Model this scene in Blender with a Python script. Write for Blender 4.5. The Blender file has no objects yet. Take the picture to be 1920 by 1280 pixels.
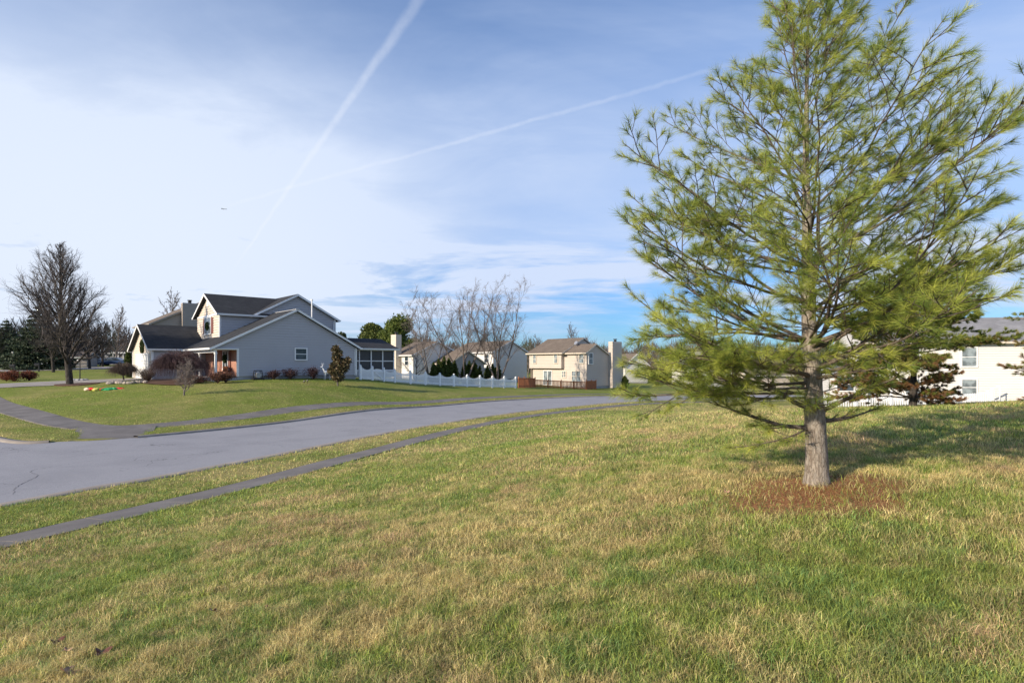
import bpy, math, random
import numpy as np
from mathutils import Vector
R = math.radians
SC = bpy.context.scene
COL = SC.collection

# ------------------------------------------------------------------ camera
cam_d = bpy.data.cameras.new("camera")
cam = bpy.data.objects.new("camera", cam_d)
COL.objects.link(cam)
EYE = 3.0
F = 1100.0                                  # focal length in pixels of a 1920 px wide picture
cam.location = (0, 0, EYE)
cam.rotation_euler = (R(90), 0, 0)
cam_d.sensor_width = 36
cam_d.lens = F / 1920 * 36
cam_d.shift_y = 43 / 1920
cam_d.clip_start = 0.05
cam_d.clip_end = 9000
SC.camera = cam
SC.render.resolution_x = 1024
SC.render.resolution_y = 682

# ------------------------------------------------------------------ sun, sky, exposure
SUN = Vector((-0.79, -0.61, 0.42)).normalized()
sun_d = bpy.data.lights.new("sun", 'SUN')
sun_d.energy = 4.6
sun_d.angle = R(0.6)
sun_d.color = (1.0, 0.86, 0.68)
sun = bpy.data.objects.new("sun", sun_d)
sun.rotation_euler = SUN.to_track_quat('Z', 'Y').to_euler()
COL.objects.link(sun)
SC.view_settings.view_transform = 'Standard'
SC.view_settings.look = 'None'
SC.view_settings.exposure = 0.5
SC.view_settings.gamma = 1.0

W = bpy.data.worlds.new("World")
SC.world = W
W.use_nodes = True
wn = W.node_tree
wn.nodes.clear()


class NT:
    """tiny node-tree writer"""
    def __init__(s, tree):
        s.t = tree

    def node(s, kind, **kw):
        n = s.t.nodes.new(kind)
        for k, v in kw.items():
            setattr(n, k, v)
        return n

    def put(s, sock, val):
        if isinstance(val, bpy.types.NodeSocket):
            s.t.links.new(val, sock)
        elif val is not None:
            sock.default_value = val

    def m(s, op, a, b=None, c=None, clamp=False):
        n = s.node('ShaderNodeMath', operation=op, use_clamp=clamp)
        s.put(n.inputs[0], a)
        if b is not None: s.put(n.inputs[1], b)
        if c is not None: s.put(n.inputs[2], c)
        return n.outputs[0]

    def vm(s, op, a, b=None):
        n = s.node('ShaderNodeVectorMath', operation=op)
        s.put(n.inputs[0], a)
        if b is not None: s.put(n.inputs[1], b)
        return n.outputs['Value'] if op in ('DOT_PRODUCT', 'LENGTH', 'DISTANCE') else n.outputs[0]

    def sstep(s, x, a, b, lo=0.0, hi=1.0):
        n = s.node('ShaderNodeMapRange', interpolation_type='SMOOTHSTEP')
        s.put(n.inputs['Value'], x)
        n.inputs['From Min'].default_value = a
        n.inputs['From Max'].default_value = b
        n.inputs['To Min'].default_value = lo
        n.inputs['To Max'].default_value = hi
        return n.outputs[0]

    def mix(s, f, a, b, mode='MIX'):
        n = s.node('ShaderNodeMix', data_type='RGBA', blend_type=mode)
        s.put(n.inputs[0], f)
        s.put(n.inputs[6], a)
        s.put(n.inputs[7], b)
        return n.outputs[2]

    def noise(s, vec, scale, detail=4, rough=0.5, dist=0.0):
        n = s.node('ShaderNodeTexNoise')
        if vec is not None: s.put(n.inputs['Vector'], vec)
        n.inputs['Scale'].default_value = scale
        n.inputs['Detail'].default_value = detail
        n.inputs['Roughness'].default_value = rough
        n.inputs['Distortion'].default_value = dist
        return n.outputs[0]


def c4(c):
    return (c[0], c[1], c[2], 1.0)


def pdir(px, py):
    v = Vector(((px - 960) / F, 1.0, (683 - py) / F))
    return v.normalized()


n = NT(wn)
geo = n.node('ShaderNodeTexCoord')
D = n.vm('NORMALIZE', geo.outputs['Generated'])
sky = n.node('ShaderNodeTexSky', sky_type='NISHITA')
sky.sun_disc = False
sky.sun_elevation = math.asin(SUN.z)
sky.sun_rotation = math.atan2(SUN.x, SUN.y)
sky.air_density = 1.0
sky.dust_density = 0.25
sky.ozone_density = 3.0
sepn = n.node('ShaderNodeSeparateXYZ')
n.put(sepn.inputs[0], D)
dx, dy, dz = sepn.outputs
zz = n.m('ADD', n.m('MAXIMUM', dz, 0.0), 0.09)
cmb = n.node('ShaderNodeCombineXYZ')
n.put(cmb.inputs[0], n.m('MULTIPLY', n.m('DIVIDE', dx, zz), 0.8))
n.put(cmb.inputs[1], n.m('MULTIPLY', n.m('DIVIDE', dy, zz), 1.15))
plane = cmb.outputs[0]
glow_c = Vector((-0.76, 1.0, 0.17)).normalized()       # where the thin cloud veil is thickest and brightest
g = n.vm('DOT_PRODUCT', D, tuple(glow_c))
veil = n.m('MULTIPLY', n.sstep(g, 0.78, 1.07, 0.0, 1.0), n.sstep(dz, 0.60, 0.16, 0.40, 1.0))
n1 = n.noise(plane, 0.55, 6, 0.55, 0.6)
n2 = n.noise(plane, 1.6, 7, 0.6, 0.9)
cir = n.m('MULTIPLY', n.sstep(n1, 0.34, 0.72), n.sstep(n2, 0.25, 0.72, 0.35, 1.0))
# denser streaks low in the sky
low = n.m('MULTIPLY', n.sstep(dz, 0.02, 0.12), n.sstep(dz, 0.26, 0.14))
str_ = n.noise(plane, 0.62, 7, 0.62, 0.35)
lowc = n.m('MULTIPLY', low, n.sstep(str_, 0.42, 0.58, 0.0, 0.9))
wisp = n.sstep(n.noise(plane, 1.1, 8, 0.62, 1.4), 0.36, 0.68, 0.72, 1.06)
cover = n.m('ADD', n.m('MULTIPLY', n.m('MULTIPLY', veil, 0.84), wisp), n.m('MULTIPLY', cir, 0.50))
cover = n.m('ADD', cover, lowc)
cover = n.m('ADD', cover, n.m('MULTIPLY', n.sstep(dz, 0.11, 0.22, 0.0, 0.50), n.sstep(dz, 0.56, 0.26, 0.15, 1.0)), clamp=True)


def trail(pa, pb, w0, w1, a0, a1, strength):
    """contrail: a great-circle band from direction pa to pb, w in radians"""
    A, B = pdir(*pa), pdir(*pb)
    N = A.cross(B).normalized()
    T = (B - A).normalized()
    along = n.vm('DOT_PRODUCT', D, tuple(T))
    ta, tb = A.dot(T), B.dot(T)
    dist = n.vm('DOT_PRODUCT', D, tuple(N))
    wob = n.noise(D, 16, 5, 0.65)
    dist = n.m('ADD', dist, n.m('MULTIPLY', n.m('SUBTRACT', wob, 0.5), 0.011))
    dist = n.m('ABSOLUTE', dist)
    mr = n.node('ShaderNodeMapRange')
    n.put(mr.inputs[0], along)
    mr.inputs[1].default_value = ta; mr.inputs[2].default_value = tb
    mr.inputs[3].default_value = w0; mr.inputs[4].default_value = w1
    q = n.m('DIVIDE', dist, mr.outputs[0])
    band = n.sstep(q, 1.0, 0.1)
    ends = n.m('MULTIPLY', n.sstep(along, ta - a0, ta + a0), n.sstep(along, tb + a1, tb - a1))
    tex = n.sstep(n.noise(D, 40, 4, 0.6), 0.2, 0.65, 0.45, 1.0)
    front = n.sstep(dy, 0.0, 0.1)
    return n.m('MULTIPLY', n.m('MULTIPLY', n.m('MULTIPLY', band, ends), n.m('MULTIPLY', tex, front)), strength)


t1 = trail((452, 485), (790, -8), 0.0025, 0.0115, 0.03, 0.30, 0.38)
t2 = trail((430, 385), (1330, 133), 0.0040, 0.0052, 0.05, 0.40, 0.24)
hz = n.sstep(dz, 0.0, 0.42)
skyc = n.mix(1.0, sky.outputs[0], n.mix(hz, (0.034, 0.060, 0.096, 1), (0.080, 0.103, 0.130, 1)), 'MULTIPLY')
cloudc = n.mix(veil, (0.46, 0.54, 0.70, 1), (0.575, 0.632, 0.73, 1))
out = n.mix(cover, skyc, cloudc)
tr = n.m('ADD', t1, t2, clamp=True)
out = n.mix(tr, out, (0.62, 0.66, 0.74, 1))
bg = n.node('ShaderNodeBackground')
n.put(bg.inputs[0], out)
bg.inputs[1].default_value = 1.0
wo = n.node('ShaderNodeOutputWorld')
wn.links.new(bg.outputs[0], wo.inputs[0])

# ------------------------------------------------------------------ helpers
rng = np.random.default_rng(7)
random.seed(7)


def tag(o, label=None, cat=None, group=None, kind=None):
    if label: o['label'] = label
    if cat: o['category'] = cat
    if group: o['group'] = group
    if kind: o['kind'] = kind
    return o


def thing(name, label, cat, loc=(0, 0, 0), rz=0.0, group=None):
    o = bpy.data.objects.new(name, None)
    COL.objects.link(o)
    o.empty_display_size = 0.3
    o.location = loc
    o.rotation_euler = (0, 0, rz)
    return tag(o, label, cat, group)


def link(name, me, mat, parent=None, loc=None):
    o = bpy.data.objects.new(name, me)
    if mat is not None and not me.materials:
        me.materials.append(mat)
    COL.objects.link(o)
    if parent is not None: o.parent = parent
    if loc is not None: o.location = loc
    return o


def fast_mesh(name, V, T, col=None, smooth=False):
    """V (n,3), T (m,k) same-size polygons, col (n,3) optional point colour"""
    me = bpy.data.meshes.new(name)
    V = np.asarray(V, dtype=np.float32); T = np.asarray(T, dtype=np.int32)
    me.vertices.add(len(V)); me.vertices.foreach_set('co', V.ravel())
    me.loops.add(T.size); me.loops.foreach_set('vertex_index', T.ravel())
    me.polygons.add(len(T))
    me.polygons.foreach_set('loop_start', np.arange(0, T.size, T.shape[1], dtype=np.int32))
    if smooth:
        me.polygons.foreach_set('use_smooth', np.ones(len(T), dtype=bool))
    me.update(calc_edges=True)
    if col is not None:
        a = me.attributes.new('col', 'FLOAT_COLOR', 'POINT')
        c = np.ones((len(V), 4), dtype=np.float32); c[:, :3] = col
        a.data.foreach_set('color', c.ravel())
    return me


class MB:
    def __init__(s):
        s.v = []; s.f = []

    def poly(s, *pts):
        b = len(s.v); s.v += [tuple(p) for p in pts]
        s.f.append(tuple(range(b, b + len(pts))))
        return s

    def box(s, x0, x1, y0, y1, z0, z1):
        b = len(s.v)
        s.v += [(x0, y0, z0), (x1, y0, z0), (x1, y1, z0), (x0, y1, z0), (x0, y0, z1), (x1, y0, z1), (x1, y1, z1), (x0, y1, z1)]
        s.f += [tuple(b + i for i in q) for q in ((0, 3, 2, 1), (4, 5, 6, 7), (0, 1, 5, 4), (1, 2, 6, 5), (2, 3, 7, 6), (3, 0, 4, 7))]
        return s

    def hexa(s, lo, hi):
        """two quads (4 pts each), joined"""
        b = len(s.v); s.v += [tuple(p) for p in lo] + [tuple(p) for p in hi]
        s.f += [(b + 3, b + 2, b + 1, b), (b + 4, b + 5, b + 6, b + 7)]
        for i in range(4):
            j = (i + 1) % 4
            s.f.append((b + i, b + j, b + 4 + j, b + 4 + i))
        return s

    def prism(s, pts, off):
        b = len(s.v); k = len(pts); off = Vector(off)
        s.v += [tuple(p) for p in pts] + [tuple(Vector(p) + off) for p in pts]
        s.f += [tuple(range(b + k - 1, b - 1, -1)), tuple(range(b + k, b + 2 * k))]
        for i in range(k):
            j = (i + 1) % k
            s.f.append((b + i, b + j, b + k + j, b + k + i))
        return s

    def tube(s, p0, p1, r0, r1=None, k=8, cap=True):
        if r1 is None: r1 = r0
        p0 = Vector(p0); p1 = Vector(p1); d = (p1 - p0).normalized()
        a = d.orthogonal().normalized(); c = d.cross(a)
        b = len(s.v)
        for p, r in ((p0, r0), (p1, r1)):
            for i in range(k):
                w = 2 * math.pi * i / k
                s.v.append(tuple(p + (a * math.cos(w) + c * math.sin(w)) * r))
        for i in range(k):
            j = (i + 1) % k
            s.f.append((b + i, b + j, b + k + j, b + k + i))
        if cap:
            s.f += [tuple(range(b + k - 1, b - 1, -1)), tuple(range(b + k, b + 2 * k))]
        return s

    def blob(s, c, rx, ry, rz, nu=10, nv=6, jit=0.0):
        b = len(s.v)
        for j in range(nv + 1):
            th = math.pi * j / nv
            for i in range(nu):
                ph = 2 * math.pi * i / nu
                q = 1 + random.uniform(-jit, jit)
                s.v.append((c[0] + rx * q * math.sin(th) * math.cos(ph), c[1] + ry * q * math.sin(th) * math.sin(ph), c[2] + rz * q * math.cos(th)))
        for j in range(nv):
            for i in range(nu):
                k = (i + 1) % nu
                s.f.append((b + j * nu + i, b + (j + 1) * nu + i, b + (j + 1) * nu + k, b + j * nu + k))
        return s

    def build(s, name, mat, parent=None, smooth=False):
        me = bpy.data.meshes.new(name)
        me.from_pydata(s.v, [], s.f)
        me.update()
        if smooth:
            me.polygons.foreach_set('use_smooth', [True] * len(me.polygons))
        return link(name, me, mat, parent)


# ------------------------------------------------------------------ value noise
def _hash(ix, iy, seed):
    h = (ix.astype(np.int64) * 374761393 + iy.astype(np.int64) * 668265263 + seed * 1442695041) & 0xffffffff
    h = ((h ^ (h >> 13)) * 1274126177) & 0xffffffff
    return ((h ^ (h >> 16)) & 0xffff) / 65535.0


def vnoise(x, y, cell, seed=0):
    x = x / cell; y = y / cell
    ix = np.floor(x); iy = np.floor(y); fx = x - ix; fy = y - iy
    fx = fx * fx * (3 - 2 * fx); fy = fy * fy * (3 - 2 * fy)
    ix = ix.astype(np.int64); iy = iy.astype(np.int64)
    a = _hash(ix, iy, seed); b = _hash(ix + 1, iy, seed); c = _hash(ix, iy + 1, seed); d = _hash(ix + 1, iy + 1, seed)
    return (a * (1 - fx) + b * fx) * (1 - fy) + (c * (1 - fx) + d * fx) * fy


def fbm(x, y, cell, seed=0, octv=4):
    t = 0; a = 0.5; tot = 0
    for o in range(octv):
        t = t + a * vnoise(x, y, cell / 2 ** o, seed + o * 17); tot += a; a *= 0.55
    return t / tot


# ------------------------------------------------------------------ terrain heights (thin-plate spline through surveyed points)
CP = [(0, 0, 1.22), (0, 3, 1.22), (-3, 3.5, 1.02), (3, 3, 1.42), (3.4, 6.5, 1.72), (0, 8, 1.1), (-4, 8, .62), (-8.3, 9.5, .1), (-6.3, 14.4, .1),
      (-4.65, 19.7, .1), (-1.5, 28, .1), (8.6, 43, .05), (-14.8, 14.3, 0), (-12.1, 20.4, 0), (-8.6, 28.8, 0), (-3.2, 38.7, 0), (2.6, 46.1, 0), (8.9, 52.2, 0),
      (-3, 14, .42), (0, 14, .95), (1, 20, .62), (4, 28, .5), (6, 20, 1.3), (8, 14, 1.78), (13, 15, 2.0), (10.9, 20, 1.48), (12.4, 18, 1.66), (18, 20, 1.75), (8, 8, 1.95), (6, 4, 1.7),
      (10, 2, 2.0), (14, 8, 2.2), (22.9, 35, .15), (19, 35, .12), (12, 34, .2), (31, 52, -.4), (46, 47, -.4), (40, 30, 1.0), (30, 15, 2.2), (30, 0, 2.2),
      (-22.3, 44, 1.72), (-13.8, 51.9, 1.72), (-27.7, 49.9, 1.74), (-33, 54, 1.75), (-30.5, 47, 1.72), (-37, 42.8, 1.38), (-41, 47, 1.42), (-17, 37, 1.0), (-14, 43, 1.22), (-20.5, 37, 1.05), (-27, 41, 1.28), (-33.9, 45, 1.42),
      (-14.4, 33, .14), (-7.8, 42.8, .14), (0, 53.7, .14), (-10.5, 46, .75), (-11.2, 56, 1.27), (0, 66.8, .33), (-3, 58, .45), (10.2, 80, -.3), (17, 86, -.4), (4, 88, 0), (-5, 75, .5), (-14, 85, .8), (9, 66, -.1),
      (-30.5, 35, .5), (-20.3, 27.8, .12), (-17.4, 23.4, .02), (-20.7, 23.7, .02), (-36, 36, .45), (-30, 28, .2), (-25, 18, 0), (-16, 0, 0), (-40, 0, 0), (-8, 0, .45), (-5, -6, .9), (5, -8, 1.6),
      (-47, 53, 1.5), (-50, 66, 1.85), (-42, 62, 1.75), (-63, 75, 2.0), (-80, 100, 2.6), (-95, 125, 2.95), (-60, 110, 2.8), (-45, 80, 2.1), (-40, 120, 2.4), (-90, 70, 1.9),
      (0, 120, .3), (-20, 110, 1.0), (30, 110, -.8), (50, 90, -1.0), (60, 60, -.9), (90, 60, -1), (100, 120, -1),
      (0, 220, 1.0), (-120, 200, 3.0), (120, 220, .5), (-200, 60, 1.5), (200, 60, 0), (-150, -100, 0), (150, -100, 1.5), (0, -100, 1.2),
      (-300, 300, 2.6), (300, 300, 1.8), (0, 400, 2.2), (300, 0, 1.5), (-300, 0, 1.5)]
CP = np.array(CP, dtype=float)


def _U(r2):
    return np.where(r2 > 1e-9, r2 * np.log(np.maximum(r2, 1e-9)), 0.0)


_n = len(CP)
_K = _U(((CP[:, None, :2] - CP[None, :, :2]) ** 2).sum(-1)) + np.eye(_n) * 6.0
_P = np.c_[np.ones(_n), CP[:, :2]]
_A = np.zeros((_n + 3, _n + 3)); _A[:_n, :_n] = _K; _A[:_n, _n:] = _P; _A[_n:, :_n] = _P.T
_sol = np.linalg.solve(_A, np.r_[CP[:, 2], 0, 0, 0])


def G(x, y):
    """natural ground height"""
    x = np.atleast_1d(np.asarray(x, float)); y = np.atleast_1d(np.asarray(y, float))
    r = np.hypot(x, y)
    s = np.minimum(1.0, 380.0 / np.maximum(r, 1e-6)); xx = x * s; yy = y * s
    out = np.empty(x.shape)
    for i in range(0, x.size, 60000):
        a = xx.ravel()[i:i + 60000]; b = yy.ravel()[i:i + 60000]
        u = _U((a[:, None] - CP[None, :, 0]) ** 2 + (b[:, None] - CP[None, :, 1]) ** 2)
        out.ravel()[i:i + 60000] = u @ _sol[:_n] + _sol[_n] + _sol[_n + 1] * a + _sol[_n + 2] * b
    return out


def g1(x, y):
    return float(G(x, y)[0])


def at(px, D, dz=0.0):
    """ground point seen in column px at distance D"""
    x = (px - 960) / F * D
    return Vector((x, D, g1(x, D) + dz))


# ------------------------------------------------------------------ road and path outlines
def catmull(P, k=8):
    P = [np.array(p, float) for p in P]; P = [2 * P[0] - P[1]] + P + [2 * P[-1] - P[-2]]; o = []
    for i in range(1, len(P) - 2):
        for j in range(k):
            t = j / k
            o.append(0.5 * ((2 * P[i]) + (-P[i - 1] + P[i + 1]) * t + (2 * P[i - 1] - 5 * P[i] + 4 * P[i + 1] - P[i + 2]) * t * t + (-P[i - 1] + 3 * P[i] - 3 * P[i + 1] + P[i + 2]) * t ** 3))
    o.append(P[-2])
    return np.array(o)


NEAR = catmull([(-40, -45), (-19, -8), (-11.3, 12.0), (-9.6, 15.6), (-8.2, 18.75), (-4.9, 27), (0, 35.9), (5.5, 43), (11.6, 49), (20, 55.5), (35, 64), (70, 80)], 10)
FAR = catmull([(-75, 68), (-40, 39.0), (-21.5, 24.2), (-17.6, 23.3), (-15.6, 24.9), (-12.2, 30.8), (-6.8, 41), (-.3, 49.2), (6.5, 55), (14.5, 61), (30, 71.5), (66, 88)], 10)
ROADPOLY = np.r_[NEAR, FAR[::-1]]
WALK1 = catmull([(-14, -6), (-11.6, 0), (-8.35, 9.4), (-7.45, 11.5), (-6.3, 14.4), (-4.65, 19.4), (-1.5, 28), (3.2, 36.2), (8.6, 43), (15, 48.5), (24, 54.5), (40, 62)], 8)
WALK2 = catmull([(-60, 59), (-42, 44.5), (-30.5, 35), (-24, 29.9), (-20.3, 27.6), (-18.2, 27.3), (-16.4, 29.3), (-14.4, 33), (-12, 36.6), (-7.8, 42.9), (-1, 51.4), (4.7, 57), (12, 63), (28, 74)], 8)
RAMP = np.array([(-18.3, 27.3), (-17.4, 25.6), (-16.3, 23.1)])


def seg_dist(x, y, P):
    d = np.full(x.shape, 1e9)
    for i in range(len(P) - 1):
        a = P[i]; b = P[i + 1]; ab = b - a; L = (ab ** 2).sum()
        if L < 1e-9: continue
        t = np.clip(((x - a[0]) * ab[0] + (y - a[1]) * ab[1]) / L, 0, 1)
        d = np.minimum(d, (x - a[0] - t * ab[0]) ** 2 + (y - a[1] - t * ab[1]) ** 2)
    return np.sqrt(d)


def inside(x, y, P):
    c = np.zeros(x.shape, bool); m = len(P)
    for i in range(m):
        x0, y0 = P[i]; x1, y1 = P[(i + 1) % m]
        if y0 == y1: continue
        k = ((y0 > y) != (y1 > y)) & (x < (x1 - x0) * (y - y0) / (y1 - y0) + x0)
        c ^= k
    return c


UH = Vector((0.733, 0.680)); VH = Vector((-0.680, 0.733))      # the axes of the corner house
HP = Vector((-22.3, 44.0))
DRV = np.array([tuple(HP + UH * t + VH * s) for t, s in ((-2.3, 8.2), (-2.3, 15.4), (-19, 15.6), (-19, 9.0))])
MULCH = [(3.35, 6.28, 1.2, 0.72, 0.1), (-33.9, 45, 2.2, 1.4, 0)]


def surf_sd(x, y):
    """signed distance to paving, negative on it"""
    rd = np.minimum(seg_dist(x, y, NEAR), seg_dist(x, y, FAR))
    rin = inside(x, y, ROADPOLY)
    road = np.where(rin, -rd, rd)
    walk = np.minimum(seg_dist(x, y, WALK1) - 0.54, seg_dist(x, y, WALK2) - np.where(x < -20, .85, .50))
    walk = np.minimum(walk, seg_dist(x, y, RAMP) - 1.2)
    din = inside(x, y, DRV); dd = seg_dist(x, y, np.r_[DRV, DRV[:1]])
    walk = np.minimum(walk, np.where(din, -dd, dd))
    return road, walk


def ground_z(x, y):
    rd, wk = surf_sd(x, y)
    z = G(x, y)
    s = np.clip((0.25 - rd) / 0.25, 0, 1)
    z = z - 0.20 * s * s * (3 - 2 * s)
    s = np.clip((0.02 - wk) / 0.12, 0, 1)
    z = z - 0.07 * s
    z = z + 0.035 * (fbm(x, y, 2.2, 5, 3) - .5) * np.clip(np.minimum(rd, wk), 0, 1)
    return z, rd, wk


# ------------------------------------------------------------------ materials
def mat(name, build, **kw):
    m_ = bpy.data.materials.new(name)
    m_.use_nodes = True
    m_.node_tree.nodes.clear()
    k = NT(m_.node_tree)
    sh = build(k, **kw)
    o = k.node('ShaderNodeOutputMaterial')
    m_.node_tree.links.new(sh, o.inputs[0])
    return m_


def bsdf(k, color, rough=0.8, bump=None, bdist=0.02, bstr=0.6, metal=0.0, spec=0.3, **kw):
    b = k.node('ShaderNodeBsdfPrincipled')
    k.put(b.inputs['Base Color'], c4(color) if isinstance(color, tuple) else color)
    k.put(b.inputs['Roughness'], rough)
    b.inputs['Metallic'].default_value = metal
    b.inputs['Specular IOR Level'].default_value = spec
    for a, v in kw.items():
        k.put(b.inputs[a.replace('_', ' ')], v)
    if bump is not None:
        bp = k.node('ShaderNodeBump')
        bp.inputs['Strength'].default_value = bstr
        bp.inputs['Distance'].default_value = bdist
        k.put(bp.inputs['Height'], bump)
        k.t.links.new(bp.outputs[0], b.inputs['Normal'])
    return b.outputs[0]


def pos(k, scale=(1, 1, 1)):
    t = k.node('ShaderNodeTexCoord')
    mp = k.node('ShaderNodeMapping')
    mp.inputs['Scale'].default_value = scale
    k.t.links.new(t.outputs['Object'], mp.inputs['Vector'])
    return mp.outputs[0]


def plain(c, rough=0.6, var=0.12, sc=3.0, **kw):
    def f(k):
        p = pos(k)
        a = k.noise(p, sc, 5, 0.6)
        col = k.mix(k.sstep(a, 0.3, 0.7), c4(tuple(x * (1 - var) for x in c)), c4(tuple(min(1, x * (1 + var)) for x in c)))
        return bsdf(k, col, rough, **kw)
    return f


def leafy(strength=0.4, rough=0.6):
    def f(k):
        at_ = k.node('ShaderNodeAttribute'); at_.attribute_name = 'col'
        d = bsdf(k, at_.outputs[0], rough, spec=0.25)
        t = k.node('ShaderNodeBsdfTranslucent')
        k.t.links.new(at_.outputs[0], t.inputs[0])
        mx = k.node('ShaderNodeMixShader'); mx.inputs[0].default_value = strength
        k.t.links.new(d, mx.inputs[1]); k.t.links.new(t.outputs[0], mx.inputs[2])
        return mx.outputs[0]
    return f


def f_ground(k):
    a = k.node('ShaderNodeAttribute'); a.attribute_name = 'col'
    p = pos(k)
    n1 = k.noise(p, 38, 6, 0.7); n2 = k.noise(p, 7, 5, 0.65); n3 = k.noise(p, 1.3, 4, 0.6)
    v = k.m('MULTIPLY', k.sstep(n1, 0.3, 0.7, 0.55, 1.4), k.sstep(n2, 0.3, 0.7, 0.75, 1.2))
    vv = k.node('ShaderNodeCombineXYZ')
    for i in range(3): k.put(vv.inputs[i], v)
    c = k.mix(1.0, a.outputs[0], vv.outputs[0], 'MULTIPLY')
    dry = k.mix(0.65, c, (0.20, 0.165, 0.075, 1))
    c = k.mix(k.sstep(n3, 0.5, 0.7, 0, 0.5), c, dry)
    return bsdf(k, c, 0.95, bump=n1, bdist=0.03, bstr=0.8, spec=0.1)


def f_asphalt(k):
    p = pos(k)
    n1 = k.noise(p, 60, 5, 0.8); n2 = k.noise(p, 0.5, 6, 0.6, 0.5); n3 = k.noise(p, 4, 4, 0.6)
    c = k.mix(k.sstep(n1, 0.3, 0.75), (0.20, 0.20, 0.215, 1), (0.42, 0.415, 0.43, 1))
    c = k.mix(k.sstep(n2, 0.4, 0.7, 0, 0.5), c, (0.22, 0.22, 0.235, 1))
    c = k.mix(k.sstep(n3, 0.55, 0.75, 0, 0.18), c, (0.32, 0.30, 0.28, 1))
    vo = k.node('ShaderNodeTexVoronoi'); vo.feature = 'DISTANCE_TO_EDGE'; vo.inputs['Scale'].default_value = 0.16
    nz = k.node('ShaderNodeTexNoise'); nz.inputs['Scale'].default_value = 0.9; nz.inputs['Detail'].default_value = 8; k.t.links.new(p, nz.inputs['Vector'])
    sc_ = k.node('ShaderNodeVectorMath', operation='SCALE'); k.t.links.new(nz.outputs[1], sc_.inputs[0]); sc_.inputs['Scale'].default_value = 2.4
    k.t.links.new(k.vm('ADD', p, sc_.outputs[0]), vo.inputs['Vector'])
    brk = k.sstep(k.noise(p, 0.35, 3, 0.5), 0.42, 0.6)
    ck = k.m('MULTIPLY', k.sstep(vo.outputs['Distance'], 0.0045, 0.001), brk)
    c = k.mix(k.m('MULTIPLY', ck, 0.7), c, (0.07, 0.07, 0.075, 1))
    n5 = k.noise(pos(k, (1, 1, 1)), 14, 4, 0.75)
    c = k.mix(k.sstep(n5, 0.5, 0.8, 0, 0.45), c, (0.42, 0.41, 0.41, 1))
    return bsdf(k, c, 0.9, bump=n1, bdist=0.01, bstr=0.35, spec=0.2)


def f_concrete(c, joint=None):
    def f(k):
        p = pos(k)
        n1 = k.noise(p, 45, 5, 0.7); n2 = k.noise(p, 0.9, 6, 0.65)
        a = k.mix(k.sstep(n2, 0.35, 0.7), c4(tuple(x * .72 for x in c)), c4(c))
        a = k.mix(k.sstep(n1, 0.45, 0.75, 0, 0.25), a, c4(tuple(x * .6 for x in c)))
        return bsdf(k, a, 0.9, bump=n1, bdist=0.006, bstr=0.4, spec=0.2)
    return f


def f_shingle(c, c2):
    def f(k):
        p = pos(k)
        br = k.node('ShaderNodeTexBrick')
        mp = k.node('ShaderNodeMapping'); k.t.links.new(p, mp.inputs[0])
        # courses follow height, tabs follow the run of the roof
        s = k.node('ShaderNodeSeparateXYZ'); k.t.links.new(p, s.inputs[0])
        cc = k.node('ShaderNodeCombineXYZ')
        k.put(cc.inputs[0], k.m('ADD', s.outputs[0], s.outputs[1])); k.put(cc.inputs[1], s.outputs[2])
        k.t.links.new(cc.outputs[0], br.inputs['Vector'])
        br.inputs['Color1'].default_value = c4(c); br.inputs['Color2'].default_value = c4(c2)
        br.inputs['Mortar'].default_value = c4(tuple(x * .55 for x in c))
        br.inputs['Scale'].default_value = 1.0
        br.inputs['Mortar Size'].default_value = 0.008
        br.inputs['Brick Width'].default_value = 0.3
        br.inputs['Row Height'].default_value = 0.09
        n1 = k.noise(p, 30, 4, 0.7); n2 = k.noise(p, 0.7, 5, 0.6)
        a = k.mix(k.sstep(n1, 0.3, 0.7, 0, 0.5), br.outputs[0], c4(c2))
        a = k.mix(k.sstep(n2, 0.45, 0.75, 0, 0.35), a, c4(tuple(x * 1.35 for x in c2)))
        return bsdf(k, a, 0.92, bump=n1, bdist=0.01, bstr=0.4, spec=0.15)
    return f


def f_brick(k):
    p = pos(k)
    s = k.node('ShaderNodeSeparateXYZ'); k.t.links.new(p, s.inputs[0])
    cc = k.node('ShaderNodeCombineXYZ')
    k.put(cc.inputs[0], k.m('ADD', s.outputs[0], s.outputs[1])); k.put(cc.inputs[1], s.outputs[2])
    br = k.node('ShaderNodeTexBrick'); k.t.links.new(cc.outputs[0], br.inputs['Vector'])
    br.inputs['Color1'].default_value = (0.42, 0.17, 0.10, 1); br.inputs['Color2'].default_value = (0.30, 0.12, 0.08, 1)
    br.inputs['Mortar'].default_value = (0.42, 0.36, 0.32, 1)
    br.inputs['Scale'].default_value = 1.0; br.inputs['Mortar Size'].default_value = 0.008
    br.inputs['Brick Width'].default_value = 0.21; br.inputs['Row Height'].default_value = 0.075
    return bsdf(k, br.outputs[0], 0.9, spec=0.15)


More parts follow.
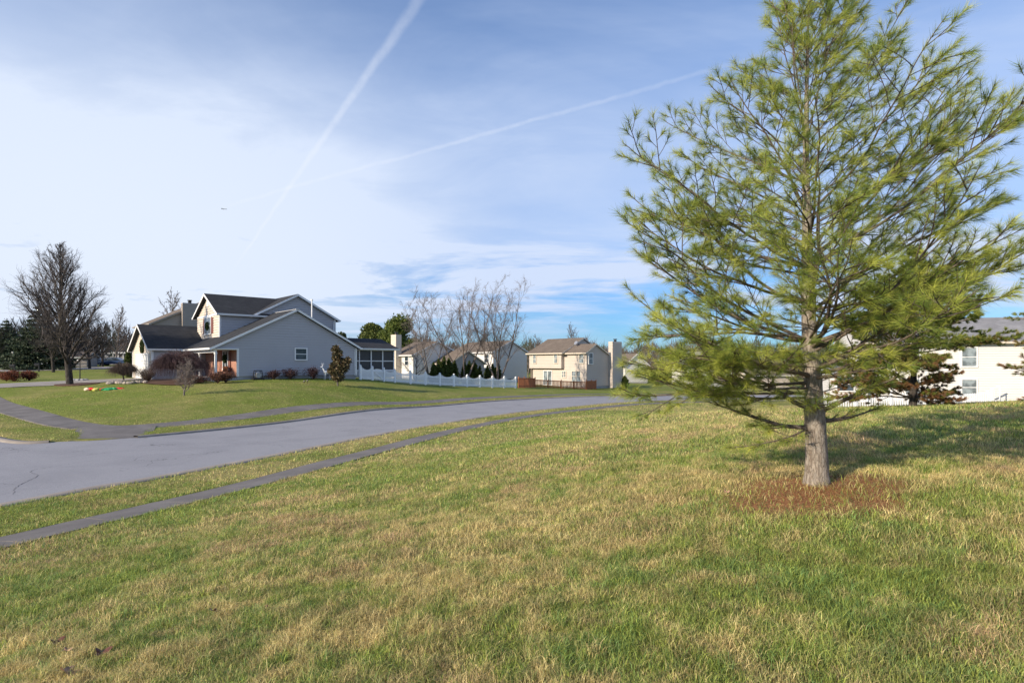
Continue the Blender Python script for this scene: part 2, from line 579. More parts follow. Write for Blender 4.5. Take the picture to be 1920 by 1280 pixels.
def f_bark(c1, c2, sc=(6, 6, 2)):
    def f(k):
        p = pos(k, sc)
        n1 = k.noise(p, 3.0, 8, 0.7, 0.6); n2 = k.noise(p, 9, 6, 0.7)
        v = k.node('ShaderNodeTexVoronoi'); v.feature = 'DISTANCE_TO_EDGE'
        nv = k.node('ShaderNodeTexNoise'); nv.inputs['Scale'].default_value = 2.0; nv.inputs['Detail'].default_value = 5; k.t.links.new(p, nv.inputs['Vector'])
        k.t.links.new(k.vm('ADD', p, nv.outputs[1]), v.inputs['Vector']); v.inputs['Scale'].default_value = 2.6
        cr = k.sstep(v.outputs['Distance'], 0.0, 0.12)
        a = k.mix(k.sstep(n1, 0.35, 0.65), c4(c1), c4(c2))
        a = k.mix(k.m('MULTIPLY', k.m('SUBTRACT', 1.0, cr), 0.28), a, c4(tuple(x * .35 for x in c1)))
        a = k.mix(k.sstep(n2, 0.55, 0.75, 0, 0.3), a, c4(tuple(x * 1.5 for x in c2)))
        h = k.m('ADD', k.m('MULTIPLY', cr, 0.6), n2)
        return bsdf(k, a, 0.9, bump=h, bdist=0.012, bstr=0.9, spec=0.15)
    return f


def f_glass(c=(0.03, 0.04, 0.05)):
    def f(k):
        p = pos(k)
        a = k.mix(k.sstep(k.noise(p, 1.4, 3, 0.5), 0.4, 0.6), c4(c), c4(tuple(x * 2.2 for x in c)))
        return bsdf(k, a, 0.08, spec=0.45)
    return f


M = {}
M['ground'] = mat('ground', f_ground)
M['asphalt'] = mat('asphalt', f_asphalt)
M['sidewalk'] = mat('sidewalk', f_concrete((0.20, 0.185, 0.175)))
M['driveway'] = mat('driveway', f_concrete((0.36, 0.33, 0.30)))
M['kerb'] = mat('kerb', f_concrete((0.34, 0.30, 0.26)))
M['crack'] = mat('crack', plain((0.06, 0.06, 0.065), 0.9))
M['foundation'] = mat('foundation', f_concrete((0.42, 0.42, 0.43)))
M['siding'] = mat('siding_greige_shaded', plain((0.43, 0.425, 0.45), 0.55, 0.03, 0.6))  # corner house siding on its shaded walls, the shade put into the colour
M['siding_cream_sunlit'] = mat('siding_cream_sunlit', plain((0.62, 0.54, 0.45), 0.55, 0.03, 0.6))  # same siding coloured lighter for its sunlit fronts; also a cream chimney
M['siding_tan'] = mat('siding_tan', plain((0.52, 0.455, 0.395), 0.6, 0.04, 0.6))
M['siding_white'] = mat('siding_white', plain((0.66, 0.64, 0.61), 0.6, 0.03, 0.6))
M['siding_taupe'] = mat('siding_taupe', plain((0.34, 0.30, 0.27), 0.6, 0.04, 0.6))
M['siding_grey'] = mat('siding_grey', plain((0.30, 0.31, 0.33), 0.6, 0.04, 0.6))
M['trim'] = mat('white_trim', plain((0.80, 0.80, 0.80), 0.45, 0.03, 2))
M['trim_tan'] = mat('tan_trim', plain((0.68, 0.60, 0.50), 0.5, 0.03, 2))
M['shingle'] = mat('charcoal_shingles', f_shingle((0.030, 0.032, 0.036), (0.050, 0.052, 0.056)))
M['shingle_brown'] = mat('brown_shingles', f_shingle((0.13, 0.105, 0.085), (0.19, 0.155, 0.125)))
M['shingle_grey'] = mat('grey_shingles', f_shingle((0.19, 0.19, 0.20), (0.27, 0.27, 0.28)))
M['brick'] = mat('red_brick', f_brick)
M['glass'] = mat('window_glass', f_glass())
M['glass_pale'] = mat('window_glass_pale', f_glass((0.12, 0.14, 0.15)))
M['screen'] = mat('dark_screen', plain((0.025, 0.03, 0.04), 0.35, 0.2, 1.2, spec=0.5))
M['shutter'] = mat('red_shutter', plain((0.22, 0.09, 0.07), 0.6))
M['shutter_dark'] = mat('dark_shutter', plain((0.06, 0.045, 0.04), 0.6))
M['door_white'] = mat('white_door', plain((0.82, 0.82, 0.81), 0.4, 0.02))
M['black'] = mat('black_metal', plain((0.02, 0.02, 0.022), 0.4))
M['grey_metal'] = mat('grey_metal', plain((0.35, 0.36, 0.38), 0.4, metal=0.6))
M['vinyl'] = mat('white_vinyl', plain((0.88, 0.89, 0.91), 0.4, 0.02, 2))
M['cedar'] = mat('cedar_boards', plain((0.36, 0.13, 0.055), 0.75, 0.25, 6))
M['bark_pine'] = mat('pine_bark', f_bark((0.21, 0.17, 0.135), (0.37, 0.33, 0.28), (10, 10, 2.6)))
M['bark_limb'] = mat('pine_limb_bark', f_bark((0.16, 0.12, 0.09), (0.26, 0.22, 0.18), (12, 12, 12)))
M['bark_dark'] = mat('dark_bark', f_bark((0.035, 0.03, 0.027), (0.085, 0.075, 0.065), (3, 3, 1)))
M['bark_birch'] = mat('tan_bark', f_bark((0.13, 0.10, 0.085), (0.26, 0.215, 0.185), (3, 3, 1)))
M['bark_grey'] = mat('grey_bark', f_bark((0.13, 0.11, 0.10), (0.24, 0.21, 0.19), (3, 3, 1)))
M['twig_purple'] = mat('purple_twigs', plain((0.10, 0.062, 0.062), 0.8, 0.3, 4))
M['twig_dark'] = mat('dark_twigs', plain((0.10, 0.085, 0.078), 0.8, 0.3, 4))
M['twig_pale'] = mat('pale_twigs', plain((0.20, 0.165, 0.148), 0.8, 0.3, 4))
M['twig_brown'] = mat('brown_twigs', plain((0.12, 0.092, 0.075), 0.8, 0.3, 4))
M['needle'] = mat('pine_needles', leafy(0.35, 0.45))
M['leaf'] = mat('leaves', leafy(0.25, 0.6))
M['blade'] = mat('grass_blades', leafy(0.35, 0.6))
M['mulch'] = mat('bark_mulch', plain((0.10, 0.055, 0.035), 0.95, 0.5, 25))
M['stone'] = mat('field_stone', plain((0.36, 0.31, 0.26), 0.9, 0.35, 5))
M['car_blue'] = mat('blue_car_paint', plain((0.03, 0.06, 0.13), 0.25, 0.02, spec=0.8))
M['car_teal'] = mat('teal_car_paint', plain((0.02, 0.10, 0.12), 0.25, 0.02, spec=0.8))
M['car_silver'] = mat('silver_car_paint', plain((0.45, 0.47, 0.50), 0.25, 0.02, spec=0.8))
M['rubber'] = mat('tyre_rubber', plain((0.02, 0.02, 0.02), 0.8))
M['lamp_red'] = mat('tail_lamp_red', plain((0.4, 0.02, 0.02), 0.3))
M['cloth_red'] = mat('red_nylon', plain((0.62, 0.03, 0.03), 0.5))
M['cloth_green'] = mat('green_nylon', plain((0.02, 0.28, 0.10), 0.5))
M['cloth_yellow'] = mat('yellow_nylon', plain((0.55, 0.50, 0.12), 0.5))
M['cloth_cream'] = mat('cream_nylon', plain((0.75, 0.62, 0.45), 0.5))
M['cone'] = mat('pine_cone', plain((0.13, 0.08, 0.05), 0.8, 0.4, 40))
M['dead_leaf'] = mat('dead_leaf', plain((0.36, 0.22, 0.14), 0.7, 0.3, 30))
M['dead_leaf_dark'] = mat('dark_dead_leaf', plain((0.15, 0.06, 0.045), 0.7, 0.3, 30))

# ------------------------------------------------------------------ ground sheet
def axis(lo, hi, step, far):
    a = list(np.arange(lo, hi + 1e-6, step)); s = step; p = hi
    while p < far: s *= 1.28; p += s; a.append(p)
    s = step; p = lo
    while p > -far: s *= 1.28; p -= s; a.insert(0, p)
    return np.array(a)


gx = axis(-48, 40, 0.3, 3500); gy = axis(-4, 92, 0.3, 3500)
X, Y = np.meshgrid(gx, gy); X = X.ravel(); Y = Y.ravel()
Z, RD, WK = ground_z(X, Y)


def lawn(x, y, rd):
    """dryness 0..1 and base colour of the turf"""
    dry = fbm(x, y, 3.2, 11, 5) * .62 + fbm(x, y, 0.7, 31, 3) * .38
    far_side = np.clip((y * 0.62 - x * 1.0 - 22) / 6, 0, 1)          # corner-house lot
    verge = np.clip(1.8 - rd, 0, 1.8) / 1.8
    dry = dry + 0.10 * verge - 0.08 * np.clip(far_side, 0, 1) * (1 - verge)
    dry = np.clip((dry - 0.34) / 0.30, 0, 1)
    return dry, far_side * (1 - verge)


DRY, FS = lawn(X, Y, RD)
green = np.array((0.185, 0.205, 0.045)); straw = np.array((0.34, 0.29, 0.11)); lush = np.array((0.175, 0.215, 0.04))
gcol = green[None] * (1 - DRY[:, None]) + straw[None] * DRY[:, None]
gcol = gcol * (1 - FS[:, None]) + (lush[None] * (1 - .6 * DRY[:, None]) + straw[None] * .6 * DRY[:, None]) * FS[:, None]
nearm = np.clip((14 - np.hypot(X, Y)) / 10, 0, 1)[:, None]          # under dense blades the soil and thatch show
gcol = gcol * (1 - .45 * nearm) + np.array((0.11, 0.095, 0.045)) * .45 * nearm


def mulch_mask(x, y):
    cx, cy, rx, ry, _ = MULCH[0]
    q = np.hypot((x - cx) / rx, (y - cy) / ry) + (fbm(x, y, .5, 77, 4) - .5) * 1.1
    return np.clip((1.15 - q) / .35, 0, 1)


mm = mulch_mask(X, Y)[:, None]
gcol = gcol * (1 - mm) + np.array((0.32, 0.165, 0.08)) * mm
nx = len(gx); ny = len(gy)
idx = np.arange(nx * ny).reshape(ny, nx)
T = np.stack([idx[:-1, :-1], idx[:-1, 1:], idx[1:, 1:], idx[1:, :-1]], -1).reshape(-1, 4)
me = fast_mesh('ground', np.c_[X, Y, Z], T, gcol, smooth=True)
tag(link('ground', me, M['ground']), kind='structure')


def sheet(name, A, B, m_, off, nj=8):
    """ruled surface between two polylines, following the ground"""
    V = []
    for j in range(nj + 1):
        P = A + (B - A) * (j / nj)
        V.append(np.c_[P, G(P[:, 0], P[:, 1]) + off])
    V = np.array(V); nn = len(A)
    ix = np.arange((nj + 1) * nn).reshape(nj + 1, nn)
    T = np.stack([ix[:-1, :-1], ix[:-1, 1:], ix[1:, 1:], ix[1:, :-1]], -1).reshape(-1, 4)
    return tag(link(name, fast_mesh(name, V.reshape(-1, 3), T[:, ::-1], smooth=True), m_), kind='structure')


def offset(P, d):
    t = np.gradient(P, axis=0); t /= np.linalg.norm(t, axis=1)[:, None]
    return P + np.c_[-t[:, 1], t[:, 0]] * d


def resample(P, step):
    d = np.r_[0, np.cumsum(np.linalg.norm(np.diff(P, axis=0), axis=1))]
    s = np.arange(0, d[-1], step)
    return np.c_[np.interp(s, d, P[:, 0]), np.interp(s, d, P[:, 1])]


def fine(A, k=3):
    u = np.linspace(0, len(A) - 1, (len(A) - 1) * k + 1)
    return np.c_[np.interp(u, np.arange(len(A)), A[:, 0]), np.interp(u, np.arange(len(A)), A[:, 1])]


sheet('road', fine(NEAR), fine(FAR), M['asphalt'], -0.07, 16)


def kerb(name, P, d):
    """kerb stone: top flush with the turf, face dropping to the road"""
    P = resample(P, 0.5)
    prof = [(0.26, -0.25), (0.26, -0.012), (0.06, 0.01), (-0.14 * 1, 0.01), (-0.17, -0.02), (-0.20, -0.2)]
    V = []
    for o_, z_ in prof:
        Q = offset(P, o_ * d); V.append(np.c_[Q, G(P[:, 0], P[:, 1]) + z_])
    V = np.array(V); k = len(prof); nn = len(P)
    ix = np.arange(k * nn).reshape(k, nn)
    T = np.stack([ix[:-1, :-1], ix[:-1, 1:], ix[1:, 1:], ix[1:, :-1]], -1).reshape(-1, 4)
    return tag(link(name, fast_mesh(name, V.reshape(-1, 3), T), M['kerb']), kind='structure')


kerb('kerb', NEAR[8:], -1)
# gap in the far kerb at the dropped crossing
ff = fine(FAR, 4)
dr = np.hypot(ff[:, 0] + 16.9, ff[:, 1] - 24.1)
cut = np.where(dr < 1.3)[0]
kerb('kerb', ff[:cut[0]], 1)
kerb('kerb', ff[cut[-1]:], 1)


def slab_walk(name, P, w, m_, off=0.008, joint=1.5):
    """a path cast in separate slabs with dark tooled joints, as one object"""
    P = resample(P, 0.25)
    V = []; Fc = []
    per = int(joint / 0.25)
    for i in range(0, len(P) - per, per):
        Q = P[i:i + per + 1].copy()
        d0 = Q[1] - Q[0]; d1 = Q[-1] - Q[-2]
        Q[0] += d0 * 0.045; Q[-1] -= d1 * 0.045
        if isinstance(w, tuple): ww = np.interp(i, [0, len(P)], w)
        else: ww = w
        L = offset(Q, ww); Rr = offset(Q, -ww); b = len(V)
        tilt = random.uniform(-.006, .006)
        zl = G(L[:, 0], L[:, 1]) + off + tilt; zr = G(Rr[:, 0], Rr[:, 1]) + off - tilt
        k = len(Q)
        for a_, z_ in ((L, zl), (Rr, zr), (L, zl - .12), (Rr, zr - .12)):
            V += [(a_[j][0], a_[j][1], z_[j]) for j in range(k)]
        for j in range(k - 1):
            Fc.append((b + j, b + k + j, b + k + j + 1, b + j + 1))
            Fc.append((b + 2 * k + j, b + j, b + j + 1, b + 2 * k + j + 1))
            Fc.append((b + k + j, b + 3 * k + j, b + 3 * k + j + 1, b + k + j + 1))
        Fc.append((b, b + 2 * k, b + 3 * k, b + k)); Fc.append((b + k - 1, b + 2 * k - 1, b + 4 * k - 1, b + 3 * k - 1))
    me = bpy.data.meshes.new(name); me.from_pydata(V, [], Fc)
    return tag(link(name, me, m_), kind='structure')


slab_walk('sidewalk', WALK1[6:], 0.52, M['sidewalk'])
slab_walk('sidewalk', WALK2, (0.95, 0.46), M['sidewalk'])
# dropped crossing
P = resample(RAMP, 0.2)
k_ = len(P)
L = offset(P, 1.5); Q = offset(P, -1.55)
zf = np.linspace(0.034, -0.11, k_)
V = np.r_[np.c_[L, G(P[:, 0], P[:, 1]) + zf], np.c_[Q, G(P[:, 0], P[:, 1]) + zf]]
tag(link('crossing_ramp', fast_mesh('crossing_ramp', V, np.array([(j, j + 1, k_ + j + 1, k_ + j) for j in range(k_ - 1)])), M['sidewalk']), kind='structure')
A_ = np.linspace(DRV[0], DRV[3], 40); B_ = np.linspace(DRV[1], DRV[2], 40)
sheet('driveway', A_, B_, M['driveway'], 0.02, 8)
# the neighbour street bending away at far left
SP = catmull([(-92, 62), (-78, 72), (-66, 84), (-62, 100), (-72, 118), (-95, 130)], 10)
sheet('far_street', offset(SP, 6.0), offset(SP, -4.5), M['driveway'], 0.05, 8)
SP2 = catmull([(-62, 97), (-45, 108), (-20, 112)], 10)

# cracks of the asphalt
def crack(pts, w):
    P = resample(catmull(pts, 8), 0.06)
    j = rng.normal(0, 0.018, P.shape); P = P + j
    ww = w * (0.35 + rng.random(len(P)))
    Lr = P + np.c_[ww, ww * .3]; Rr = P - np.c_[ww, ww * .3]
    z = G(P[:, 0], P[:, 1]) - 0.066
    V = np.r_[np.c_[Lr, z], np.c_[Rr, z]]; k = len(P)
    return V, np.array([(i, i + 1, k + i + 1, k + i) for i in range(k - 1)])


cv = []; ct = []; cb = 0
for pts, w in (([(-11.9, 14.0), (-12.6, 15.0), (-13.1, 16.2), (-13.9, 17.1), (-13.2, 19.0), (-12.0, 20.2)], .006),
               ([(-16, 17.5), (-14.4, 18.6), (-13.6, 19.8)], .006), ([(-20, 19.5), (-17, 20.6), (-13, 21.9), (-10, 24)], .005),
               ([(-9.6, 23), (-7.5, 28), (-3.6, 35.5), (1, 42)], .005)):
    V, T = crack(pts, w); cv.append(V); ct.append(T + cb); cb += len(V)
tag(link('road_cracks', fast_mesh('road_cracks', np.concatenate(cv), np.concatenate(ct)), M['crack']), kind='structure')

# ------------------------------------------------------------------ grass
def blades(x, y, h, w, name, label, colf=None, lean=1.1):
    z, rd, wk = ground_z(x, y)
    keep = (rd > 0.04) & (wk > -0.05)
    x, y, z, rd, h, w = x[keep], y[keep], z[keep], rd[keep], h[keep], w[keep]
    N = len(x)
    dry, fs = lawn(x, y, rd)
    mmk = mulch_mask(x, y)
    k2 = rng.random(N) > mmk * .80
    x, y, z, h, w, dry, fs = [a[k2] for a in (x, y, z, h, w, dry, fs)]; N = len(x)
    az = rng.random(N) * 6.283; ln = (.15 + .85 * rng.random(N) ** .8) * lean
    la = rng.random(N) * 6.283
    la = fbm(x, y, .11, 71, 2) * 9 + la
    ddx = np.cos(la); ddy = np.sin(la)
    sx = np.cos(az) * w / 2; sy = np.sin(az) * w / 2
    V = np.empty((N, 5, 3), np.float32)
    b = np.c_[x, y, z - .004]
    up1 = h * .55; o1 = ln * h * .32; up2 = h * (1 - .35 * ln); o2 = ln * h * 1.05
    V[:, 0] = b + np.c_[sx, sy, 0 * sx]; V[:, 1] = b - np.c_[sx, sy, 0 * sx]
    mid = b + np.c_[ddx * o1, ddy * o1, up1]
    V[:, 2] = mid + np.c_[sx, sy, 0 * sx] * .75; V[:, 3] = mid - np.c_[sx, sy, 0 * sx] * .75
    V[:, 4] = b + np.c_[ddx * o2, ddy * o2, up2]
    i = (np.arange(N) * 5)[:, None]
    T = np.concatenate([i + np.array([[0, 1, 3]]), i + np.array([[0, 3, 2]]), i + np.array([[2, 3, 4]])], 0)
    r = rng.random(N)
    cn = fbm(x, y, .16, 61, 3)
    d = np.clip(dry * .70 + .05 + (cn - .5) * 1.5 + rng.normal(0, .25, N), 0, 1)[:, None]
    gA = np.array((0.14, 0.21, 0.045)); gB = np.array((0.38, 0.43, 0.09)); sA = np.array((0.68, 0.58, 0.27)); sB = np.array((0.46, 0.35, 0.16))
    gr = gA + (gB - gA) * rng.random((N, 1)); st = sA + (sB - sA) * rng.random((N, 1))
    d = np.clip((d - .28) / .5, 0, 1)
    gr = np.where(rng.random((N, 1)) < .18 + .22 * (vnoise(x, y, .45, 83)[:, None] > .62), gr * np.array((.72, .93, 1.35)), gr)
    rb = np.clip((fbm(x, y, 1.1, 53, 4) - .57) / .14, 0, 1)[:, None] * (rng.random((N, 1)) < .6)
    st = st * (1 - rb) + np.array((.50, .35, .20)) * (.6 + .8 * rng.random((N, 1))) * rb
    d = np.clip(d + rb * .6, 0, 1)
    c = gr * (1 - d) + st * d
    c = c * (1 - fs[:, None] * .35) + np.array((0.22, 0.29, 0.05)) * fs[:, None] * .35
    c *= 1.16 * (0.42 + 1.05 * rng.random((N, 1))) * (.72 + .56 * fbm(x, y, .28, 67, 3))[:, None]
    colr = np.repeat(c, 5, 0)
    o = link(name, fast_mesh(name, V.reshape(-1, 3), T, colr), M['blade'])
    return tag(o, label, 'grass', kind='stuff')


def scatter(n_, r0, r1, half=0.80):
    r = np.sqrt(rng.random(n_) * (r1 ** 2 - r0 ** 2) + r0 ** 2)
    a = (rng.random(n_) * 2 - 1) * half
    return r * np.sin(a), r * np.cos(a)


bx = []; by = []; bh = []; bw = []
for n_, r0, r1, hh, ww, hf in ((470000, 1.2, 5.5, .048, .0034, 1.25), (420000, 5.5, 10, .050, .0046, 1.25), (290000, 10, 17, .052, .0075, 1.2), (140000, 17, 30, .055, .013, 1.05), (150000, 30, 50, .045, .014, .85)):
    x, y = scatter(n_, r0, r1, hf)
    cl = .6 + .9 * fbm(x, y, .35, 91, 3)
    bx.append(x); by.append(y); cl = cl * (.55 + 1.0 * vnoise(x, y, .13, 19))
    bh.append(hh * 1.30 * cl * (.40 + .9 * rng.random(n_))); bw.append(ww * (.7 + .6 * rng.random(n_)))
blades(np.concatenate(bx), np.concatenate(by), np.concatenate(bh), np.concatenate(bw), 'grass', 'short winter lawn grass, green mixed with straw-coloured dry patches')

x, y = scatter(40000, 1.2, 9.0, 1.25)
kk = vnoise(x, y, .5, 101) > .45; x = x[kk]; y = y[kk]
blades(x, y, .05 + .06 * rng.random(len(x)), .0032 + .0015 * rng.random(len(x)), 'tall_grass', 'sparse longer pale blades standing out of the lawn', lean=1.3)

# dropped pine needles
N = 14000
x = MULCH[0][0] + rng.normal(0, .62, N) ; y = MULCH[0][1] + rng.normal(0, .40, N)
kk = rng.random(N) < mulch_mask(x, y) + .08
x = x[kk]; y = y[kk]; N = len(x)
z = ground_z(x, y)[0] + .008 + rng.random(N) * .018
a = rng.random(N) * 6.283; Ln = .04 + .04 * rng.random(N); wq = .0014
V = np.empty((N, 3, 3)); dxx = np.cos(a) * Ln; dyy = np.sin(a) * Ln
V[:, 0] = np.c_[x - np.sin(a) * wq, y + np.cos(a) * wq, z]; V[:, 1] = np.c_[x + np.sin(a) * wq, y - np.cos(a) * wq, z]
V[:, 2] = np.c_[x + dxx, y + dyy, z + rng.normal(0, .008, N)]
cc = np.array((0.58, 0.30, 0.14)) * (.5 + .9 * rng.random((N, 1)))
o = link('pine_straw', fast_mesh('pine_straw', V.reshape(-1, 3), np.arange(N * 3).reshape(-1, 3), np.repeat(cc, 3, 0)), M['blade'])
tag(o, 'rusty brown fallen pine needles round the foot of the young pine', 'pine straw', kind='stuff')

# ------------------------------------------------------------------ tubes for branches
def tubes(S, n_=4):
    """S rows: p0(3) p1(3) r0 r1 -> V, T quads"""
    S = np.asarray(S, float)
    p0 = S[:, :3]; p1 = S[:, 3:6]; d = p1 - p0; d /= np.maximum(np.linalg.norm(d, axis=1), 1e-9)[:, None]
    ref = np.where(np.abs(d[:, 2:3]) < .9, np.array([[0, 0, 1.]]), np.array([[1., 0, 0]]))
    a = np.cross(d, ref); a /= np.linalg.norm(a, axis=1)[:, None]; b = np.cross(d, a)
    V = np.empty((len(S), 2, n_, 3))
    for i in range(n_):
        w = 2 * math.pi * i / n_; q = a * math.cos(w) + b * math.sin(w)
        V[:, 0, i] = p0 + q * S[:, 6:7]; V[:, 1, i] = p1 + q * S[:, 7:8]
    base = (np.arange(len(S)) * 2 * n_)[:, None]
    T = [base + np.array([[i, (i + 1) % n_, n_ + (i + 1) % n_, n_ + i]]) for i in range(n_)]
    return V.reshape(-1, 3), np.concatenate(T)


def tube_obj(name, S, mt, parent=None, n_=4):
    V, T = tubes(S, n_)
    return link(name, fast_mesh(name, V, T, smooth=True), mt, parent)


def unit(v):
    return v / max(1e-9, math.sqrt(v[0] ** 2 + v[1] ** 2 + v[2] ** 2))


def path(p, d, L, k, r0, r1, trop, wob, rg, out):
    """a wandering limb; returns its points and directions"""
    pts = [p]; ds = [d]; st = L / k
    for i in range(k):
        d = unit(d + np.array((0, 0, trop)) + rg.normal(0, wob, 3))
        q = p + d * st
        a = r0 + (r1 - r0) * i / k; b = r0 + (r1 - r0) * (i + 1) / k
        out.append((*p, *q, a, b)); p = q
        pts.append(p); ds.append(d)
    return pts, ds


def bare_tree(rg, H, prof, trunk_r, nprim, h0, ang, nsec=9, nter=5, trop=.12, lean=(0, 0), wob=.09, twig=.006, nstem=1, stem_spread=.25, quad=0):
    """prof(f)-> branch length at height fraction f; ang(f)-> angle from vertical; returns (thick, thin) segments"""
    big = []; small = []
    for si in range(nstem):
        az = si * 6.283 / max(1, nstem) + rg.random() * .8
        sp = stem_spread * (.6 + .7 * rg.random()) if nstem > 1 else 0
        d = unit(np.array((math.cos(az) * sp + lean[0], math.sin(az) * sp + lean[1], 1.0)))
        hh = H * (1 if si == 0 else .8 + .2 * rg.random())
        rt = trunk_r * (1 if nstem == 1 else .75)
        pts, ds = path(np.array((0, 0, -.1)), d, hh, 16, rt, twig, .015, .05 if nstem > 1 else .03, rg, big)
        npn = max(4, nprim // nstem)
        for i in range(npn):
            f = h0 + (0.97 - h0) * (i + rg.random() * .6) / npn
            q = f * 16; j = min(15, int(q)); p = pts[j] + (pts[j + 1] - pts[j]) * (q - j)
            L = prof(f) * (.7 + .45 * rg.random()); a = ang(f) * (.8 + .4 * rg.random()); az2 = i * 2.4 + rg.random()
            d = unit(np.array((math.cos(az2) * math.sin(a), math.sin(az2) * math.sin(a), math.cos(a))) + ds[j] * .15)
            r = max(twig * 1.3, (rt * (1 - f) * .42 + twig))
            pp, dd = path(p, d, L, 7, r, twig, trop * .8, wob, rg, big)
            ns = max(3, int(nsec * (.45 + .55 * L / prof(h0 + .2))))
            for m_ in range(ns):
                u = .18 + .8 * (m_ + rg.random() * .5) / ns; q = u * 7; jj = min(6, int(q)); p2 = pp[jj] + (pp[jj + 1] - pp[jj]) * (q - jj)
                e = unit(dd[jj] + rg.normal(0, .48, 3)); L2 = L * (.42 - .22 * u) * (.7 + .6 * rg.random())
                ps, dz_ = path(p2, e, L2, 4, max(twig, r * .4), twig * .7, trop, wob * 1.3, rg, small)
                for m2 in range(nter):
                    u2 = .2 + .8 * rg.random(); q = u2 * 4; j3 = min(3, int(q)); p3 = ps[j3] + (ps[j3 + 1] - ps[j3]) * (q - j3)
                    e3 = unit(dz_[j3] + rg.normal(0, .5, 3)); L3 = L2 * .45 * (.6 + .6 * rg.random())
                    p4, d4 = path(p3, e3, L3, 2, twig * .7, twig * .4, trop, wob, rg, small)
                    for m3 in range(quad):
                        path(p4[1 + m3 % 2], unit(d4[1] + rg.normal(0, .6, 3)), L3 * .6, 1, twig * .5, twig * .3, trop, wob, rg, small)
    return big, small


def put_tree(name, label, cat, loc, segs, mt, mt2=None, group=None, rz=0.0):
    o = thing(name, label, cat, loc, rz, group)
    tube_obj('trunk', segs[0], mt, o, 6)
    tube_obj('crown', segs[1], mt2 or mt, o, 3)
    return o


def copy_tree(o, loc, rz, sc=1.0, label=None, group=None):
    c = o.copy(); COL.objects.link(c); c.location = loc; c.rotation_euler = (0, 0, rz); c.scale = (sc, sc, sc)
    if label: c['label'] = label
    if group: c['group'] = group
    for ch in o.children:
        q = ch.copy(); COL.objects.link(q); q.parent = c
        for g2 in ch.children:
            w = g2.copy(); COL.objects.link(w); w.parent = q
    return c


# ------------------------------------------------------------------ foliage cloud: many small leaf faces on lobes
def leaf_cloud(rg, lobes, n_, size, cols, elong=1.6, shell=.55):
    """lobes (cx,cy,cz,rx,ry,rz)"""
    lobes = np.array(lobes, float)
    wt = lobes[:, 3] * lobes[:, 4] + lobes[:, 3] * lobes[:, 5]; wt /= wt.sum()
    li = rg.choice(len(lobes), n_, p=wt)
    d = rg.normal(0, 1, (n_, 3)); d /= np.linalg.norm(d, axis=1)[:, None]
    r = (shell + (1 - shell) * rg.random((n_, 1))) * (1 + rg.normal(0, .07, (n_, 1)))
    c = lobes[li, :3] + d * r * lobes[li, 3:]
    a = rg.normal(0, 1, (n_, 3)) + d * .8; a /= np.linalg.norm(a, axis=1)[:, None]
    b = np.cross(a, rg.normal(0, 1, (n_, 3))); b /= np.linalg.norm(b, axis=1)[:, None]
    s = size * (.6 + .8 * rg.random((n_, 1)))
    V = np.stack([c - b * s * .45, c + a * s * elong * .5, c + b * s * .45, c - a * s * elong * .5], 1)
    cols = np.array(cols); ci = rg.random((n_, 1)); cc = cols[0] * (1 - ci) + cols[1] * ci
    cc = cc * (.7 + .6 * rg.random((n_, 1)))
    return V.reshape(-1, 3), np.arange(n_ * 4).reshape(-1, 4), np.repeat(cc, 4, 0)


def cloud_obj(name, rg, lobes, n_, size, cols, parent, **kw):
    V, T, c = leaf_cloud(rg, lobes, n_, size, cols, **kw)
    return link(name, fast_mesh(name, V, T, c), M['leaf'], parent)


def lump(rg, k, R_, H, z0, top=1.0):
    """a set of random lobes filling a rounded crown"""
    o = []
    for i in range(k):
        a = rg.random() * 6.283; f = rg.random(); rr = R_ * math.sqrt(rg.random()) * .62 * math.sin(math.pi * min(.95, .25 + .7 * f))
        q = R_ * (.34 + .2 * rg.random())
        o.append((rr * math.cos(a), rr * math.sin(a), z0 + H * (.15 + .7 * f), q, q, q * .8))
    return o


# ------------------------------------------------------------------ pine trees
def needle_tufts(rg, P, Dr, per, L, w, cols, spread=.75, brown=None, back=.55):
    """P,Dr (n,3) tuft positions and shoot directions"""
    n_ = len(P); N = n_ * per
    p = np.repeat(P, per, 0); d = np.repeat(Dr, per, 0)
    off = rg.random((N, 1))
    p = p - d * off * L * back
    r = rg.normal(0, 1, (N, 3)); r -= (r * d).sum(1)[:, None] * d; r /= np.linalg.norm(r, axis=1)[:, None]
    sp = spread * (.35 + .8 * rg.random((N, 1)))
    nd = d + r * sp + np.array((0.10, 0.03, -.05)); nd /= np.linalg.norm(nd, axis=1)[:, None]
    Ln = L * (.75 + .45 * rg.random((N, 1)))
    s = np.cross(nd, rg.normal(0, 1, (N, 3))); s /= np.linalg.norm(s, axis=1)[:, None]
    V = np.stack([p + s * w * .5, p - s * w * .5, p + nd * Ln + np.array((0, 0, -1)) * Ln * .08], 1)
    ci = np.clip(np.repeat(rg.random((n_, 1)), per, 0) * .8 + .2 * rg.random((N, 1)), 0, 1)
    cols = np.array(cols); c = cols[0] * (1 - ci) + cols[1] * ci
    if brown is not None:
        bm = np.repeat(brown, per)[:, None]; c = c * (1 - bm) + np.array((0.30, 0.16, 0.08)) * bm
    c = c * (.75 + .5 * rg.random((N, 1)))
    return V.reshape(-1, 3), np.arange(N * 3).reshape(-1, 3), np.repeat(c, 3, 0)


